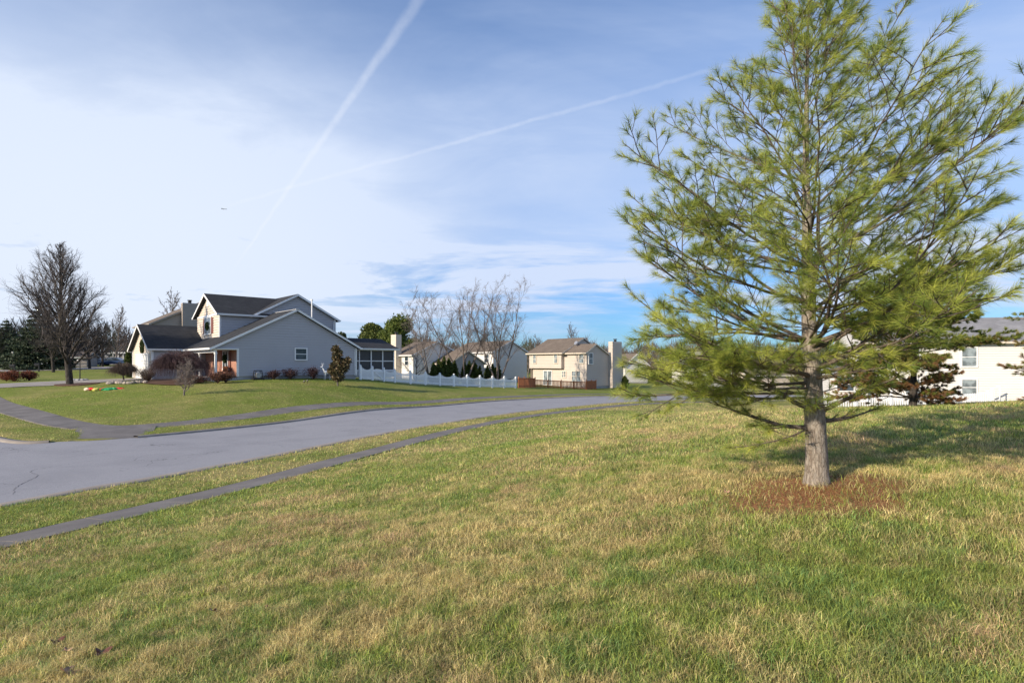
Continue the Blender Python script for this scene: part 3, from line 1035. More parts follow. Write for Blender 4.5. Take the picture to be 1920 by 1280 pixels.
def pine(name, label, loc, rg, H, whorls, trunk_r, L_needle, w_needle, per, cols, specials=(), side=lambda az: 1.0, trunk_pts=None,
         tuft_step=.1, brownf=None, mt=None, sec_n=10, rz=0.0, tertiary=True, spread=.75, tstep2=.10):
    root = thing(name, label, 'tree', loc, rz)
    big = []; mid = []; tp = []; td = []
    tpts = [np.array(q) for q in trunk_pts]
    k = len(tpts)

    def tpos(z):
        for i in range(k - 1):
            if tpts[i + 1][2] >= z or i == k - 2:
                f = (z - tpts[i][2]) / (tpts[i + 1][2] - tpts[i][2]); return tpts[i] + (tpts[i + 1] - tpts[i]) * f

    def tr(z):
        return trunk_r / .118 * float(np.interp(z * 5.55 / H, [0, .1, .3, .65, 1.6, 2.4, 3.4, 4.4, 5.55], [.142, .124, .115, .104, .078, .060, .036, .02, .006]))
    # trunk
    n_ = 14; zs = np.r_[-0.15, np.arange(0, H + .001, .05)]; V = []
    for z in zs:
        c = tpos(max(z, 0)); r = tr(z)
        knot = sum(math.exp(-((z - q[0]) / .04) ** 2) for q in whorls) * .10
        for i in range(n_):
            a = 2 * math.pi * i / n_
            rr = r * (1 + knot + .045 * math.sin(a * 3 + z * 3.1) + .03 * math.sin(a * 5 - z * 7) + rg.normal(0, .012))
            V.append((c[0] + rr * math.cos(a), c[1] + rr * math.sin(a), z))
    V = np.array(V); ix = np.arange(len(V)).reshape(len(zs), n_)
    T = np.concatenate([np.stack([ix[:-1, i], ix[:-1, (i + 1) % n_], ix[1:, (i + 1) % n_], ix[1:, i]], -1) for i in range(n_)])
    link('trunk', fast_mesh('trunk', V, T, smooth=True), mt or M['bark_pine'], root)

    def shoot(p, d, L, r, level):
        ks = max(2, int(L / .08)); out = big if level == 0 else mid
        pts, ds = path(p, d, L, ks, r, .0035, .02 if level else 0.010, .05 if level == 0 else .07, rg, out)
        return pts, ds

    def tufts(pts, ds, u0):
        L = sum(np.linalg.norm(pts[i + 1] - pts[i]) for i in range(len(pts) - 1)); n2 = max(1, int(L * (1 - u0) / tuft_step))
        for i in range(n2 + 1):
            u = 1 - (1 - u0) * i / (n2 + 1e-6) if n2 else 1; q = u * (len(pts) - 1); j = min(len(pts) - 2, int(q))
            tp.append(pts[j] + (pts[j + 1] - pts[j]) * (q - j)); td.append(ds[j + 1])

    def limb(z, az, el, L, r):
        p = tpos(z).copy(); d = np.array((math.cos(az) * math.cos(el), math.sin(az) * math.cos(el), math.sin(el)))
        pts, ds = shoot(p, d, L, r, 0)
        tufts(pts, ds, .9)
        sn = max(4, int(sec_n * L / 2.0))
        for i in range(sn):
            u = .22 + .72 * (i + .5 * rg.random()) / sn; q = u * (len(pts) - 1); j = int(q)
            p2 = pts[j]; dd = ds[j]
            sd = np.cross(dd, np.array((0, 0, 1.))); sd = sd / max(1e-6, np.linalg.norm(sd)) * (1 if i % 2 else -1)
            e = unit(dd * .75 + sd * (.5 + .45 * rg.random()) + np.array((0, 0, rg.normal(.08, .2))))
            L2 = L * (.47 - .33 * u) * (.7 + .55 * rg.random())
            L2 = max(.14, L2)
            ps, es = shoot(p2, e, L2, max(.004, r * .35), 1)
            tufts(ps, es, .86 if L2 > .3 else .7)
            nt = int(L2 / tstep2) if tertiary else int(L2 / .25)
            for m_ in range(nt):
                u2 = .3 + .6 * (m_ + rg.random() * .6) / max(1, nt); j2 = min(len(ps) - 2, int(u2 * (len(ps) - 1)))
                e2 = es[j2]; s2 = np.cross(e2, np.array((0, 0, 1.))); s2 = s2 / max(1e-6, np.linalg.norm(s2)) * (1 if m_ % 2 else -1)
                e3 = unit(e2 * .8 + s2 * .65 + np.array((0, 0, rg.normal(.12, .22)))); L3 = .09 + L2 * .28 * rg.random()
                p5, d5 = shoot(ps[j2], e3, L3, .0035, 1)
                tufts(p5, d5, .8)

    for wi, (z, nb, L, el) in enumerate(whorls):
        for b in range(nb):
            az = wi * 1.1 + b * 6.283 / nb + rg.normal(0, .16)
            lowcut = .55 if (z < 1.3 and math.cos(az + .75) > .1) else 1.0
            limb(z + rg.normal(0, .025), az, R(el + rg.normal(0, 6)), L * lowcut * side(az) * (.82 + .3 * rg.random()), max(.007, tr(z) * .30))
    for z, az, el, L, r in specials:
        limb(z, R(az), R(el), L, r)
    tufts([tpos(H - .2), tpos(H)], [np.array((0, 0, 1.))] * 2, 0)
    tube_obj('branches', big, M['bark_limb'], root, 6)
    tube_obj('twigs', mid, M['bark_limb'], root, 3)
    P = np.array(tp); Dn = np.array(td)
    if brownf is not None: br = brownf(P, rg)
    else: br = None
    V, T, c = needle_tufts(rg, P, Dn, per, L_needle, w_needle, cols, brown=br, spread=spread)
    link('crown', fast_mesh('crown', V, T, c), M['needle'], root)
    print(label, 'tufts', len(P))
    return root


base = at(1533, 6.5)
WH = [(.66, 2, 1.1, 8), (.80, 4, 1.5, 10), (1.18, 5, 1.95, 8), (1.55, 6, 2.2, 13), (1.95, 4, 2.15, 17), (2.36, 6, 2.2, 22), (2.62, 3, 1.9, 27), (2.95, 5, 1.9, 33), (3.36, 6, 1.8, 41),
      (3.78, 5, 1.55, 46), (4.15, 5, 1.3, 50), (4.5, 4, 1.0, 54), (4.8, 4, .62, 55), (5.1, 4, .42, 58)]
rgp = np.random.default_rng(21)
TP = [(0, 0, 0), (-.03, 0, .7), (-.085, 0, 1.6), (-.11, 0, 2.4), (-.13, 0, 3.4), (-.12, 0, 4.4), (-.10, 0, 5.55)]
pine_o = pine('pine_tree', 'young white pine with long green needles, nearest tree on the lawn', base, rgp, 5.55, WH, .118, .118, .0030, 35,
     ((0.12, 0.21, 0.045), (0.56, 0.57, 0.11)),
     sec_n=12, spread=1.0, tstep2=.13,
     specials=[(1.5, -55, 18, 2.1, .02), (.95, 176, 3, 2.0, .016), (1.12, 188, 0, 2.2, .018), (1.05, 200, 4, 1.9, .016), (1.3, 165, 2, 2.1, .018), (1.2, 212, 4, 2.0, .018), (1.5, -97, 16, 2.4, .022), (1.25, -82, 12, 2.3, .02), (1.6, -108, 15, 2.1, .02), (1.45, -72, 20, 2.4, .022), (2.45, 5, 38, 2.9, .022), (2.1, 12, 24, 2.9, .022), (1.12, 172, -2, 2.2, .018), (1.3, 200, 2, 2.0, .018), (1.6, 205, 6, 2.2, .02), (1.0, 160, 0, 1.9, .016), (2.0, 190, 18, 2.3, .02), (1.25, -30, 25, 1.9, .02), (1.9, 20, 22, 2.6, .022), (.64, 195, -16, 1.0, .012), (1.55, 185, 14, 2.25, .022), (2.4, 170, 20, 2.1, .022)],
     side=lambda az: 1.0 + .16 * max(0, math.cos(az)) + .04 * max(0, -math.cos(az)), trunk_pts=TP)
for q in ((-.33, -.1, 5.0), (.16, .1, 4.86)):
    mb = MB()
    for i in range(9):
        f = i / 8; r = .038 * math.sin(math.pi * (.12 + .8 * f)) + .004
        for j in range(9):
            a = j * .698 + i * .35
            c = Vector((q[0] + math.cos(a) * r, q[1] + math.sin(a) * r, q[2] - f * .12))
            mb.blob(c, .009, .009, .005, 5, 3)
    mb.build('pine_cone', M['cone'], pine_o)

dark = ((0.08, 0.13, 0.03), (0.34, 0.37, 0.08))
WH2 = [(.3, 6, 2.3, 0), (.7, 6, 2.5, 3), (1.15, 6, 2.5, 6), (1.6, 6, 2.4, 10), (2.05, 6, 2.2, 16), (2.5, 6, 1.95, 22), (2.95, 6, 1.6, 28), (3.4, 5, 1.25, 35), (3.85, 5, .95, 42), (4.2, 5, .65, 50), (4.5, 4, .4, 55)]


def brownf(P, rg):
    return np.clip((2.1 - P[:, 2]) / 1.2 + rg.normal(0, .35, len(P)), 0, 1) * (rg.random(len(P)) < .75)


pine('pine_tree', 'bushy pine with browning lower needles in front of the cream house', at(1712, 18.5), np.random.default_rng(5), 5.1, [(z * 1.04, n_ + 1, L, e) for z, n_, L, e in WH2], .11, .105, .0085, 62, dark,
     trunk_pts=[(0, 0, 0), (.03, 0, 2), (0, 0, 5.1)], tuft_step=.10, brownf=brownf, sec_n=15, mt=M['bark_dark'], spread=.9)
WH3 = [(z, n_, L * .8, e) for z, n_, L, e in WH2]
pine('pine_tree', 'dark pine reaching in past the right edge of the photo', at(2050, 15), np.random.default_rng(8), 5.6, [(z * 1.15, n_, L * .8, e) for z, n_, L, e in WH2], .11, .095, .006, 40, dark,
     trunk_pts=[(0, 0, 0), (.03, 0, 2), (0, 0, 5.6)], tuft_step=.14, brownf=brownf, sec_n=9, mt=M['bark_dark'], spread=.85)

# ------------------------------------------------------------------ houses
BOARD = 0.21


def siding(mb, P3, poly, nrm, board=BOARD, lip=.048):
    """lapped boards on a convex wall outline. P3(a,z)->xyz on the wall plane, nrm outward"""
    zs = [p[1] for p in poly]; z0, z1 = min(zs), max(zs); nrm = Vector(nrm)

    def span(z):
        xs = []
        for i in range(len(poly)):
            (xa, za), (xb, zb) = poly[i], poly[(i + 1) % len(poly)]
            if abs(za - zb) < 1e-9:
                if abs(z - za) < 1e-6: xs += [xa, xb]
                continue
            t = (z - za) / (zb - za)
            if -1e-6 <= t <= 1 + 1e-6: xs.append(xa + (xb - xa) * t)
        return (min(xs), max(xs)) if xs else None
    cuts = sorted(set([z0, z1] + [p[1] for p in poly] + [b for b in np.arange(math.floor(z0 / board) * board, z1, board) if z0 < b < z1]))
    for a, b in zip(cuts[:-1], cuts[1:]):
        if b - a < 1e-4: continue
        sa = span(a + 1e-5); sb = span(b - 1e-5)
        if not sa or not sb: continue
        k0 = math.floor((a + 1e-6) / board) * board
        oa = lip * (1 - (a - k0) / board) + .004; ob = lip * (1 - (b - k0) / board) + .004
        pa0 = Vector(P3(sa[0], a)) + nrm * oa; pa1 = Vector(P3(sa[1], a)) + nrm * oa
        pb0 = Vector(P3(sb[0], b)) + nrm * ob; pb1 = Vector(P3(sb[1], b)) + nrm * ob
        mb.poly(pa0, pa1, pb1, pb0)
        if abs(a - k0) < 1e-6:
            mb.poly(Vector(P3(sa[0], a)), Vector(P3(sa[1], a)), pa1, pa0)


def wallY(mb, y, poly, s=-1):        # wall facing -y (s=-1) or +y
    siding(mb, lambda a, z: (a, y, z), poly, (0, s, 0))


def wallX(mb, x, poly, s=-1):
    siding(mb, lambda a, z: (x, a, z), poly, (s, 0, 0))


def rect(a0, a1, z0, z1):
    return [(a0, z0), (a1, z0), (a1, z1), (a0, z1)]


def roof2(root, axis_, a0, a1, c0, zc0, cr, zr, c1, zc1, mt, trim, th=.14, fas=.20, name='roof'):
    """gable roof; a = along ridge, c = across"""
    def P(a, c, z): return (a, c, z) if axis_ == 'x' else (c, a, z)
    mb = MB(); fb = MB()
    for (ca, za, cb, zb) in ((c0, zc0, cr, zr), (c1, zc1, cr, zr)):
        lo = [P(a0, ca, za - th), P(a1, ca, za - th), P(a1, cb, zb - th), P(a0, cb, zb - th)]
        hi = [P(a0, ca, za), P(a1, ca, za), P(a1, cb, zb), P(a0, cb, zb)]
        mb.hexa(lo, hi)
        # rake boards and eave board, a little proud of the slab
        for a, sg in ((a0, -1), (a1, 1)):
            e = a + sg * .03
            fb.hexa([P(a + sg * .002, ca, za - fas), P(e, ca, za - fas), P(e, cb, zb - fas), P(a + sg * .002, cb, zb - fas)],
                    [P(a + sg * .002, ca, za - .02), P(e, ca, za - .02), P(e, cb, zb - .02), P(a + sg * .002, cb, zb - .02)])
        sg = -1 if ca < cb else 1
        fb.hexa([P(a0 - .03, ca + sg * .002, za - fas), P(a1 + .03, ca + sg * .002, za - fas), P(a1 + .03, ca + sg * .10, za - fas + .03), P(a0 - .03, ca + sg * .10, za - fas + .03)],
                [P(a0 - .03, ca + sg * .002, za - .03), P(a1 + .03, ca + sg * .002, za - .03), P(a1 + .03, ca + sg * .12, za - .03), P(a0 - .03, ca + sg * .12, za - .03)])
    r = mb.build(name, mt, root)
    fb.build('fascia', trim, r)
    return r


def window(root, face, w, a0, a1, z0, z1, mt=None, glass=None, fr=.09, name='window', mull=True, cols=1):
    """face '-y','-x','+x' ; w = wall coordinate"""
    def P(a, d, z):
        return {'-y': (a, w - d, z), '-x': (w - d, a, z), '+x': (w + d, a, z), '+y': (a, w + d, z)}[face]

    def bx(mb, a0, a1, d0, d1, z0, z1):
        d0 = d0 + (.055 if d0 > 0 else 0); d1 = d1 + .055
        mb.hexa([P(a0, d0, z0), P(a1, d0, z0), P(a1, d1, z0), P(a0, d1, z0)], [P(a0, d0, z1), P(a1, d0, z1), P(a1, d1, z1), P(a0, d1, z1)])
    mb = MB()
    bx(mb, a0 - fr, a1 + fr, 0, .06, z1, z1 + fr); bx(mb, a0 - fr, a1 + fr, 0, .08, z0 - fr, z0)
    bx(mb, a0 - fr, a0, 0, .06, z0, z1); bx(mb, a1, a1 + fr, 0, .06, z0, z1)
    if mull: bx(mb, a0, a1, .02, .045, (z0 + z1) / 2 - .025, (z0 + z1) / 2 + .025)
    for i in range(1, cols):
        c = a0 + (a1 - a0) * i / cols; bx(mb, c - .04, c + .04, .02, .05, z0, z1)
    o = mb.build(name, mt or M['trim'], root)
    g_ = MB(); bx(g_, a0, a1, .0, .028, z0, z1); g_.build('pane', glass or M['glass'], o)
    return o


def shutters(root, face, w, a0, a1, z0, z1, mt, sw=.32):
    for c0, c1 in ((a0 - .12 - sw, a0 - .12), (a1 + .12, a1 + .12 + sw)):
        def P(a, d, z): return (a, w - d, z) if face == '-y' else (w - d, a, z)
        mb = MB()
        mb.hexa([P(c0, .0, z0), P(c1, .0, z0), P(c1, .08, z0), P(c0, .08, z0)], [P(c0, .0, z1), P(c1, .0, z1), P(c1, .08, z1), P(c0, .08, z1)])
        k = int((z1 - z0) / .1)
        for i in range(k):
            z = z0 + .06 + (z1 - z0 - .1) * i / k
            mb.hexa([P(c0 + .04, .08, z), P(c1 - .04, .08, z), P(c1 - .04, .095, z), P(c0 + .04, .095, z)], [P(c0 + .04, .08, z + .05), P(c1 - .04, .08, z + .05), P(c1 - .04, .085, z + .05), P(c0 + .04, .085, z + .05)])
        mb.build('shutter', mt, root)


RH = math.atan2(.680, .733)
HB = 1.70
H1 = thing('corner_house', 'grey sided corner house with charcoal roofs, front porch and garage', 'house', (HP.x, HP.y, HB), RH)
mb = MB()
wallY(mb, 0, [(1.6, .35), (11.6, .35), (11.6, 2.75), (6.2, 5.66), (1.6, 3.36)])
wallY(mb, 0, [(0, 2.52), (1.6, 2.52), (1.6, 3.36), (0, 2.56)])
wallX(mb, 11.6, rect(0, 11.2, .35, 2.7), 1)
wallY(mb, 4.5, rect(1.7, 11.8, 2.9, 5.55)); wallY(mb, 4.5, [(4.5, 5.55), (11.8, 5.55), (8.15, 7.45)])
wallX(mb, 11.8, rect(4.5, 11, 2.9, 5.5), 1)
wallY(mb, 8.0, rect(-2.45, 1.6, .1, 2.7)); wallY(mb, 15.6, rect(-2.45, 6, .1, 2.7), 1)
mb.box(1.75, 11.75, 4.55, 11.0, 2.9, 5.5); mb.box(1.65, 11.55, .05, 11.0, .2, 2.6); mb.box(-2.4, 6, 8.05, 15.55, .1, 2.65)
mb.build('wall', M['siding'], H1)
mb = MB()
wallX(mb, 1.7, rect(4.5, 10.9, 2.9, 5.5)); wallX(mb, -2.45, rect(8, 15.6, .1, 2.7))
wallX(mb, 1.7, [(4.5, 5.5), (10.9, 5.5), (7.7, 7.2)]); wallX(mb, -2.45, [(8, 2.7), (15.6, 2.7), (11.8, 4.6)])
mb.build('front_wall', M['siding_cream_sunlit'], H1)['label'] = 'front gables of the house, same siding coloured cream as sunlit'
mb = MB(); mb.box(1.65, 11.57, .03, 11, -.6, .352); mb.box(-.1, 1.65, 0, 8, -.6, .3); mb.box(-2.42, 6, 8.03, 15.57, -.6, .1)
mb.build('foundation', M['foundation'], H1)
mb = MB(); mb.box(1.55, 1.65, .05, 8, .35, 2.6); mb.build('brick_wall', M['brick'], H1)
roof2(H1, 'y', -.3, 8.05, -.35, 2.58, 6.2, 5.86, 6.21, 5.85, M['shingle'], M['trim'])
roof2(H1, 'y', -.3, 4.6, 6.19, 5.85, 6.2, 5.86, 11.95, 2.80, M['shingle'], M['trim'])
roof2(H1, 'y', 4.2, 11.3, 4.15, 5.50, 8.15, 7.62, 12.15, 5.50, M['shingle'], M['trim'])
roof2(H1, 'x', 1.35, 8.0, 4.17, 5.53, 7.7, 7.42, 11.25, 5.53, M['shingle'], M['trim'])
roof2(H1, 'x', -2.85, 7.0, 7.72, 2.62, 11.8, 4.78, 15.9, 2.62, M['shingle'], M['trim'])
# soffit under porch roof and beam
MB().box(-.3, 1.55, -.2, 7.95, 2.44, 2.5).build('porch_ceiling', M['trim'], H1)
mb = MB(); mb.box(-.02, .16, .0, 7.95, 2.2, 2.44); mb.box(.16, 1.6, -.035, .05, 2.40, 2.56); mb.box(1.58, 1.72, -.05, .05, .35, 2.52); mb.build('porch_beam', M['trim'], H1)
for q_ in ((11.53, 11.66, -.06, .01, .35, 2.72), (11.73, 11.87, 4.43, 4.5, 3.0, 5.5), (1.63, 1.77, 4.43, 4.57, 3.3, 5.5), (-2.52, -2.38, 7.93, 8.07, .1, 2.6), (-2.52, -2.38, 15.53, 15.67, .1, 2.6)):
    MB().box(*q_).build('corner_trim', M['trim'], H1)
MB().box(1.62, 1.675, 4.5, 10.9, 5.4, 5.55).build('band_board', M['trim'], H1)
for y in (.08, 4.1, 7.7):
    mb = MB(); mb.box(.02, .16, y - .07, y + .07, .3, 2.2); mb.box(-.01, .19, y - .1, y + .1, .3, .45); mb.box(-.01, .19, y - .1, y + .1, 2.08, 2.2)
    mb.build('porch_post', M['trim'], H1)
for a, b in (((1.62, 4.38, 5.35), (1.62, 4.38, 3.5)), ((11.45, -.07, 2.6), (11.45, -.07, .35)), ((11.6, 4.4, 5.3), (11.6, 4.4, 3)), ((-.1, -.1, 2.4), (.06, -.06, 2.1))):
    MB().tube(a, b, .04).build('downspout', M['trim'], H1)
mb = MB(); mb.tube((8.0, 1.0, 4.7), (8.0, 1.0, 6.75), .055); mb.tube((8.0, 1.0, 6.75), (8.0, 1.0, 6.87), .1)
mb.build('vent_pipe', M['trim'], H1)
window(H1, '-y', 0, 6.15, 7.04, 1.72, 2.58)
w1 = window(H1, '-x', 1.7, 6.75, 8.35, 3.95, 5.3, glass=M['glass_pale'], cols=2)
shutters(H1, '-x', 1.7, 6.75, 8.35, 3.95, 5.3, M['shutter'], .45)
window(H1, '-x', 1.55, 1.75, 2.95, .95, 2.3, glass=M['glass'], cols=2); shutters(H1, '-x', 1.55, 1.75, 2.95, .95, 2.3, M['shutter'], .4)
# front door in the dark of the porch
mb = MB(); mb.box(1.5, 1.55, 4.7, 5.6, .35, 2.35); d_ = mb.build('front_door', M['shutter_dark'], H1)
MB().box(1.46, 1.5, 4.78, 4.84, 1.2, 1.3).build('handle', M['grey_metal'], d_)
# garage door
mb = MB()
for i in range(4):
    mb.box(-2.56, -2.455, 8.95, 13.75, .1 + i * .5, .1 + i * .5 + .48)
gd = mb.build('garage_door', M['door_white'], H1)
mb = MB(); mb.box(-2.60, -2.45, 8.8, 8.95, .1, 2.25); mb.box(-2.60, -2.45, 13.75, 13.9, .1, 2.25); mb.box(-2.60, -2.45, 8.95, 13.75, 2.1, 2.25); mb.build('frame', M['trim'], gd)
# gable vents
MB().box(1.63, 1.70, 7.45, 7.95, 6.3, 6.75).build('gable_vent', M['trim'], H1)
MB().box(-2.52, -2.45, 11.55, 12.05, 3.75, 4.15).build('gable_vent', M['trim'], H1)
# sun room
mb = MB(); wallY(mb, 2.0, rect(11.7, 16.7, .1, .75)); wallX(mb, 16.7, rect(2, 8, .1, .75), 1); mb.build('sunroom_wall', M['siding_white'], H1)
mb = MB()
for i in range(5):
    x = 11.75 + i * 1.225; mb.box(x - .05, x + .05, 1.94, 2.04, .75, 2.75)
mb.box(11.7, 16.7, 1.94, 2.04, 2.6, 2.8); mb.box(11.8, 16.62, 1.955, 2.03, 1.58, 1.66); mb.box(11.7, 16.7, 1.94, 2.04, .7, .8)
for j in range(5):
    y = 2.1 + j * 1.4; mb.box(16.62, 16.74, y - .05, y + .05, .75, 2.75)
mb.box(16.63, 16.73, 2, 8, 2.6, 2.8)
sf = mb.build('sunroom_frame', M['trim'], H1)
mb = MB(); mb.box(11.8, 16.6, 2.05, 2.07, .8, 2.6); mb.box(16.58, 16.6, 2.1, 7.9, .8, 2.6); mb.build('screen', M['screen'], sf)
mb = MB(); mb.poly((16.7, 1.8, 2.8), (16.7, 8.2, 2.8), (16.7, 5, 3.75)); mb.build('sunroom_gable', M['siding_white'], H1)
roof2(H1, 'x', 11.6, 17.0, 1.6, 2.83, 5, 3.86, 8.4, 2.83, M['shingle'], M['trim'], name='sunroom_roof')


def loc1(t, s, z=0.0):
    q = HP + UH * t + VH * s
    return Vector((q.x, q.y, HB + z))


def wreath(label, c, rz, r, up):
    """wreath hanging flat on a wall whose normal is local -x"""
    o = thing('wreath', label, 'wreath', c, rz)
    V, T, cc = leaf_cloud(rng, [(-.06, math.cos(a) * r, math.sin(a) * r * up, .1, r * .36, r * .36) for a in np.arange(0, 6.28, .35)], 1500, .07, ((.03, .06, .02), (.08, .11, .03)))
    link('foliage', fast_mesh('foliage', V, T, cc), M['leaf'], o)
    return o


wreath('large green wreath hung above the white garage door', loc1(-2.5, 11.4, 2.85), RH, .42, 1.15)
wreath('green wreath hung on the upstairs front window', loc1(1.62, 7.55, 4.6), RH, .26, 1.0)
wreath('green wreath hung on the porch window', loc1(1.47, 2.35, 1.75), RH, .24, 1.0)


def house(name, label, px, D, bz, rot, W_, Dp, eave, rise, wm, rm, trim, ridge='y', lit=None, roof_o=.3):
    """plain gable house, near corner at local origin, x = away to the right, y = away to the left"""
    x = (px - 960) / F * D
    o = thing(name, label, 'house', (x, D, bz), rot)
    mb = MB()
    if ridge == 'y':
        g_ = [(0, .2), (W_, .2), (W_, eave), (W_ / 2, eave + rise), (0, eave)]
        wallY(mb, 0, g_); wallX(mb, 0, rect(0, Dp, .2, eave)); wallX(mb, W_, rect(0, Dp, .2, eave), 1); wallY(mb, Dp, g_, 1)
        mb.box(.04, W_ - .04, .04, Dp - .04, .2, eave)
        mb.build('wall', wm, o)
        k = rise / (W_ / 2)
        roof2(o, 'y', -roof_o, Dp + roof_o, -.4, eave - .4 * k + .08, W_ / 2, eave + rise + .1, W_ + .4, eave - .4 * k + .08, rm, trim)
    else:
        g_ = [(0, .2), (Dp, .2), (Dp, eave), (Dp / 2, eave + rise), (0, eave)]
        wallX(mb, 0, g_); wallY(mb, 0, rect(0, W_, .2, eave)); wallX(mb, W_, g_, 1); wallY(mb, Dp, rect(0, W_, .2, eave), 1)
        mb.box(.04, W_ - .04, .04, Dp - .04, .2, eave)
        mb.build('wall', wm, o)
        k = rise / (Dp / 2)
        roof2(o, 'x', -roof_o, W_ + roof_o, -.4, eave - .4 * k + .08, Dp / 2, eave + rise + .1, Dp + .4, eave - .4 * k + .08, rm, trim)
    MB().box(.03, W_ - .03, .03, Dp - .03, -1.2, .2).build('foundation', M['foundation'], o)
    return o


def chimney(root, x0, x1, y0, y1, z1, wm):
    mb = MB()
    wallY(mb, y0, rect(x0, x1, 0, z1)); wallX(mb, x0, rect(y0, y1, 0, z1)); wallX(mb, x1, rect(y0, y1, 0, z1), 1); wallY(mb, y1, rect(x0, x1, 0, z1), 1)
    mb.box(x0 + .01, x1 - .01, y0 + .01, y1 - .01, 0, z1 + .02)
    c = mb.build('chimney', wm, root)
    cx = (x0 + x1) / 2; cy = (y0 + y1) / 2
    MB().tube((cx, cy, z1), (cx, cy, z1 + .3), .2, .2, 10).tube((cx, cy, z1 + .34), (cx, cy, z1 + .42), .3, .26, 10).build('flue_cap', M['black'], c)


# taupe house behind the garage
h2 = house('taupe_house', 'taupe sided two storey house with big chimney behind the garage', 287, 70, 1.9, RH, 12, 9, 6.1, 3.0, M['siding_taupe'], M['shingle_brown'], M['siding_taupe'])
chimney(h2, 3.0, 4.7, -.8, 0, 8.6, M['siding_taupe'])
# cream house with white chimney behind the sun room
h4 = house('cream_house', 'cream house with slim white chimney beyond the sun room', 775, 85, .8, RH, 8.5, 6, 3.7, 1.9, M['siding_white'], M['shingle_brown'], M['trim'])
chimney(h4, -.9, 0, 3.2, 4.6, 6.6, M['siding_cream_sunlit'])
window(h4, '-x', 0, 1.2, 2.1, 2.1, 3.3); window(h4, '-x', 0, 4.9, 5.6, .6, 1.8)
# garage wing of the cream house
h4b = MB()
wallY(h4b, -4, [(3.5, 0), (10, 0), (10, 2.4), (6.75, 4.2), (3.5, 2.4)]); h4b.box(3.55, 9.95, -3.96, 0, 0, 2.4)
h4b.build('wing_wall', M['siding_grey'], h4)
roof2(h4, 'y', -4.3, 3, 3.2, 2.35, 6.75, 4.3, 10.3, 2.35, M['shingle_brown'], M['trim_tan'], name='wing_roof')
# white house behind the birches
h5 = house('white_house', 'white house with brown roof behind the bare birches', 925, 93, .5, RH, 7.4, 10.7, 4.6, 1.7, M['siding_white'], M['shingle_brown'], M['trim'])
window(h5, '-x', 0, 1.0, 2.1, 2.8, 4.1); window(h5, '-x', 0, 8.0, 9.2, 2.8, 4.1)
roof2(h5, 'x', -2.6, 0, 2.2, 2.0, 4.3, 3.3, 6.4, 2.0, M['shingle_brown'], M['trim'], name='porch_roof')
MB().box(-2.4, 0, 2.5, 6.1, -.4, 2.0).build('porch_wall', M['siding_white'], h5)

# tan two-storey house
RT = math.atan2(.658, .753)
h6 = thing('tan_house', 'tan two storey house with jutting upper floor and tall chimney', 'house', (10.2, 80, -.3), RT)
mb = MB()
wallX(mb, 0, rect(0, 4.25, .3, 5.05)); wallX(mb, 0, rect(4.25, 10.7, .3, 2.75)); wallX(mb, -.55, rect(4.25, 10.9, 2.75, 5.05))
wallY(mb, 0, [(0, .3), (7.9, .3), (7.9, 3.0), (1.75, 6.05), (0, 5.05)])
wallY(mb, 4.25, rect(-.55, 0, 2.75, 5.05))
wallY(mb, 3.9, [(0, 4.9), (7.6, 4.9), (3.6, 7.0)])
wallX(mb, 7.9, rect(0, 10.7, .3, 3.0), 1); wallY(mb, 10.7, [(-.5, .3), (7.9, .3), (7.9, 4.9), (3.6, 7.0), (-.5, 5.0)], 1)
mb.box(.04, 7.86, .04, 10.66, .3, 2.9); mb.box(-.5, 7.8, 4.29, 10.86, 2.76, 5.0)
mb.build('wall', M['siding_tan'], h6)
MB().box(.03, 7.87, .03, 10.67, -1.0, .3).build('foundation', M['foundation'], h6)
roof2(h6, 'y', -.25, 4.4, -.4, 4.92, 1.75, 6.18, 8.2, 2.95, M['shingle_brown'], M['trim_tan'])
roof2(h6, 'y', 3.7, 11.2, -.95, 4.95, 3.6, 7.2, 8.2, 4.9, M['shingle_brown'], M['trim_tan'])
chimney(h6, 4.6, 6.6, -.75, 0, 6.5, M['siding_tan'])
for (w, a0, a1, z0, z1, c) in ((-.55, 9.4, 10.0, 3.5, 4.75, 1), (-.55, 5.0, 5.6, 3.5, 4.75, 1), (0, .5, 1.3, 3.5, 4.75, 1), (0, 3.9, 4.6, 1.5, 2.3, 2), (0, 1.1, 2.7, .95, 2.35, 2)):
    window(h6, '-x', w, a0, a1, z0, z1, M['trim_tan'], M['glass_pale'], cols=c, fr=.1)
window(h6, '-x', 0, 6.7, 8.3, .35, 2.35, M['trim'], M['glass_pale'], cols=2, mull=False, name='patio_door')
window(h6, '-y', 0, .35, 1.1, 3.4, 4.8, M['trim'], M['glass_pale'])
MB().tube((1.2, 3.0, 5.9), (1.2, 3.0, 6.3), .03).tube((1.15, 3.0, 6.3), (1.05, 3.0, 6.35), .28, .30, 14).build('satellite_dish', M['grey_metal'], h6)

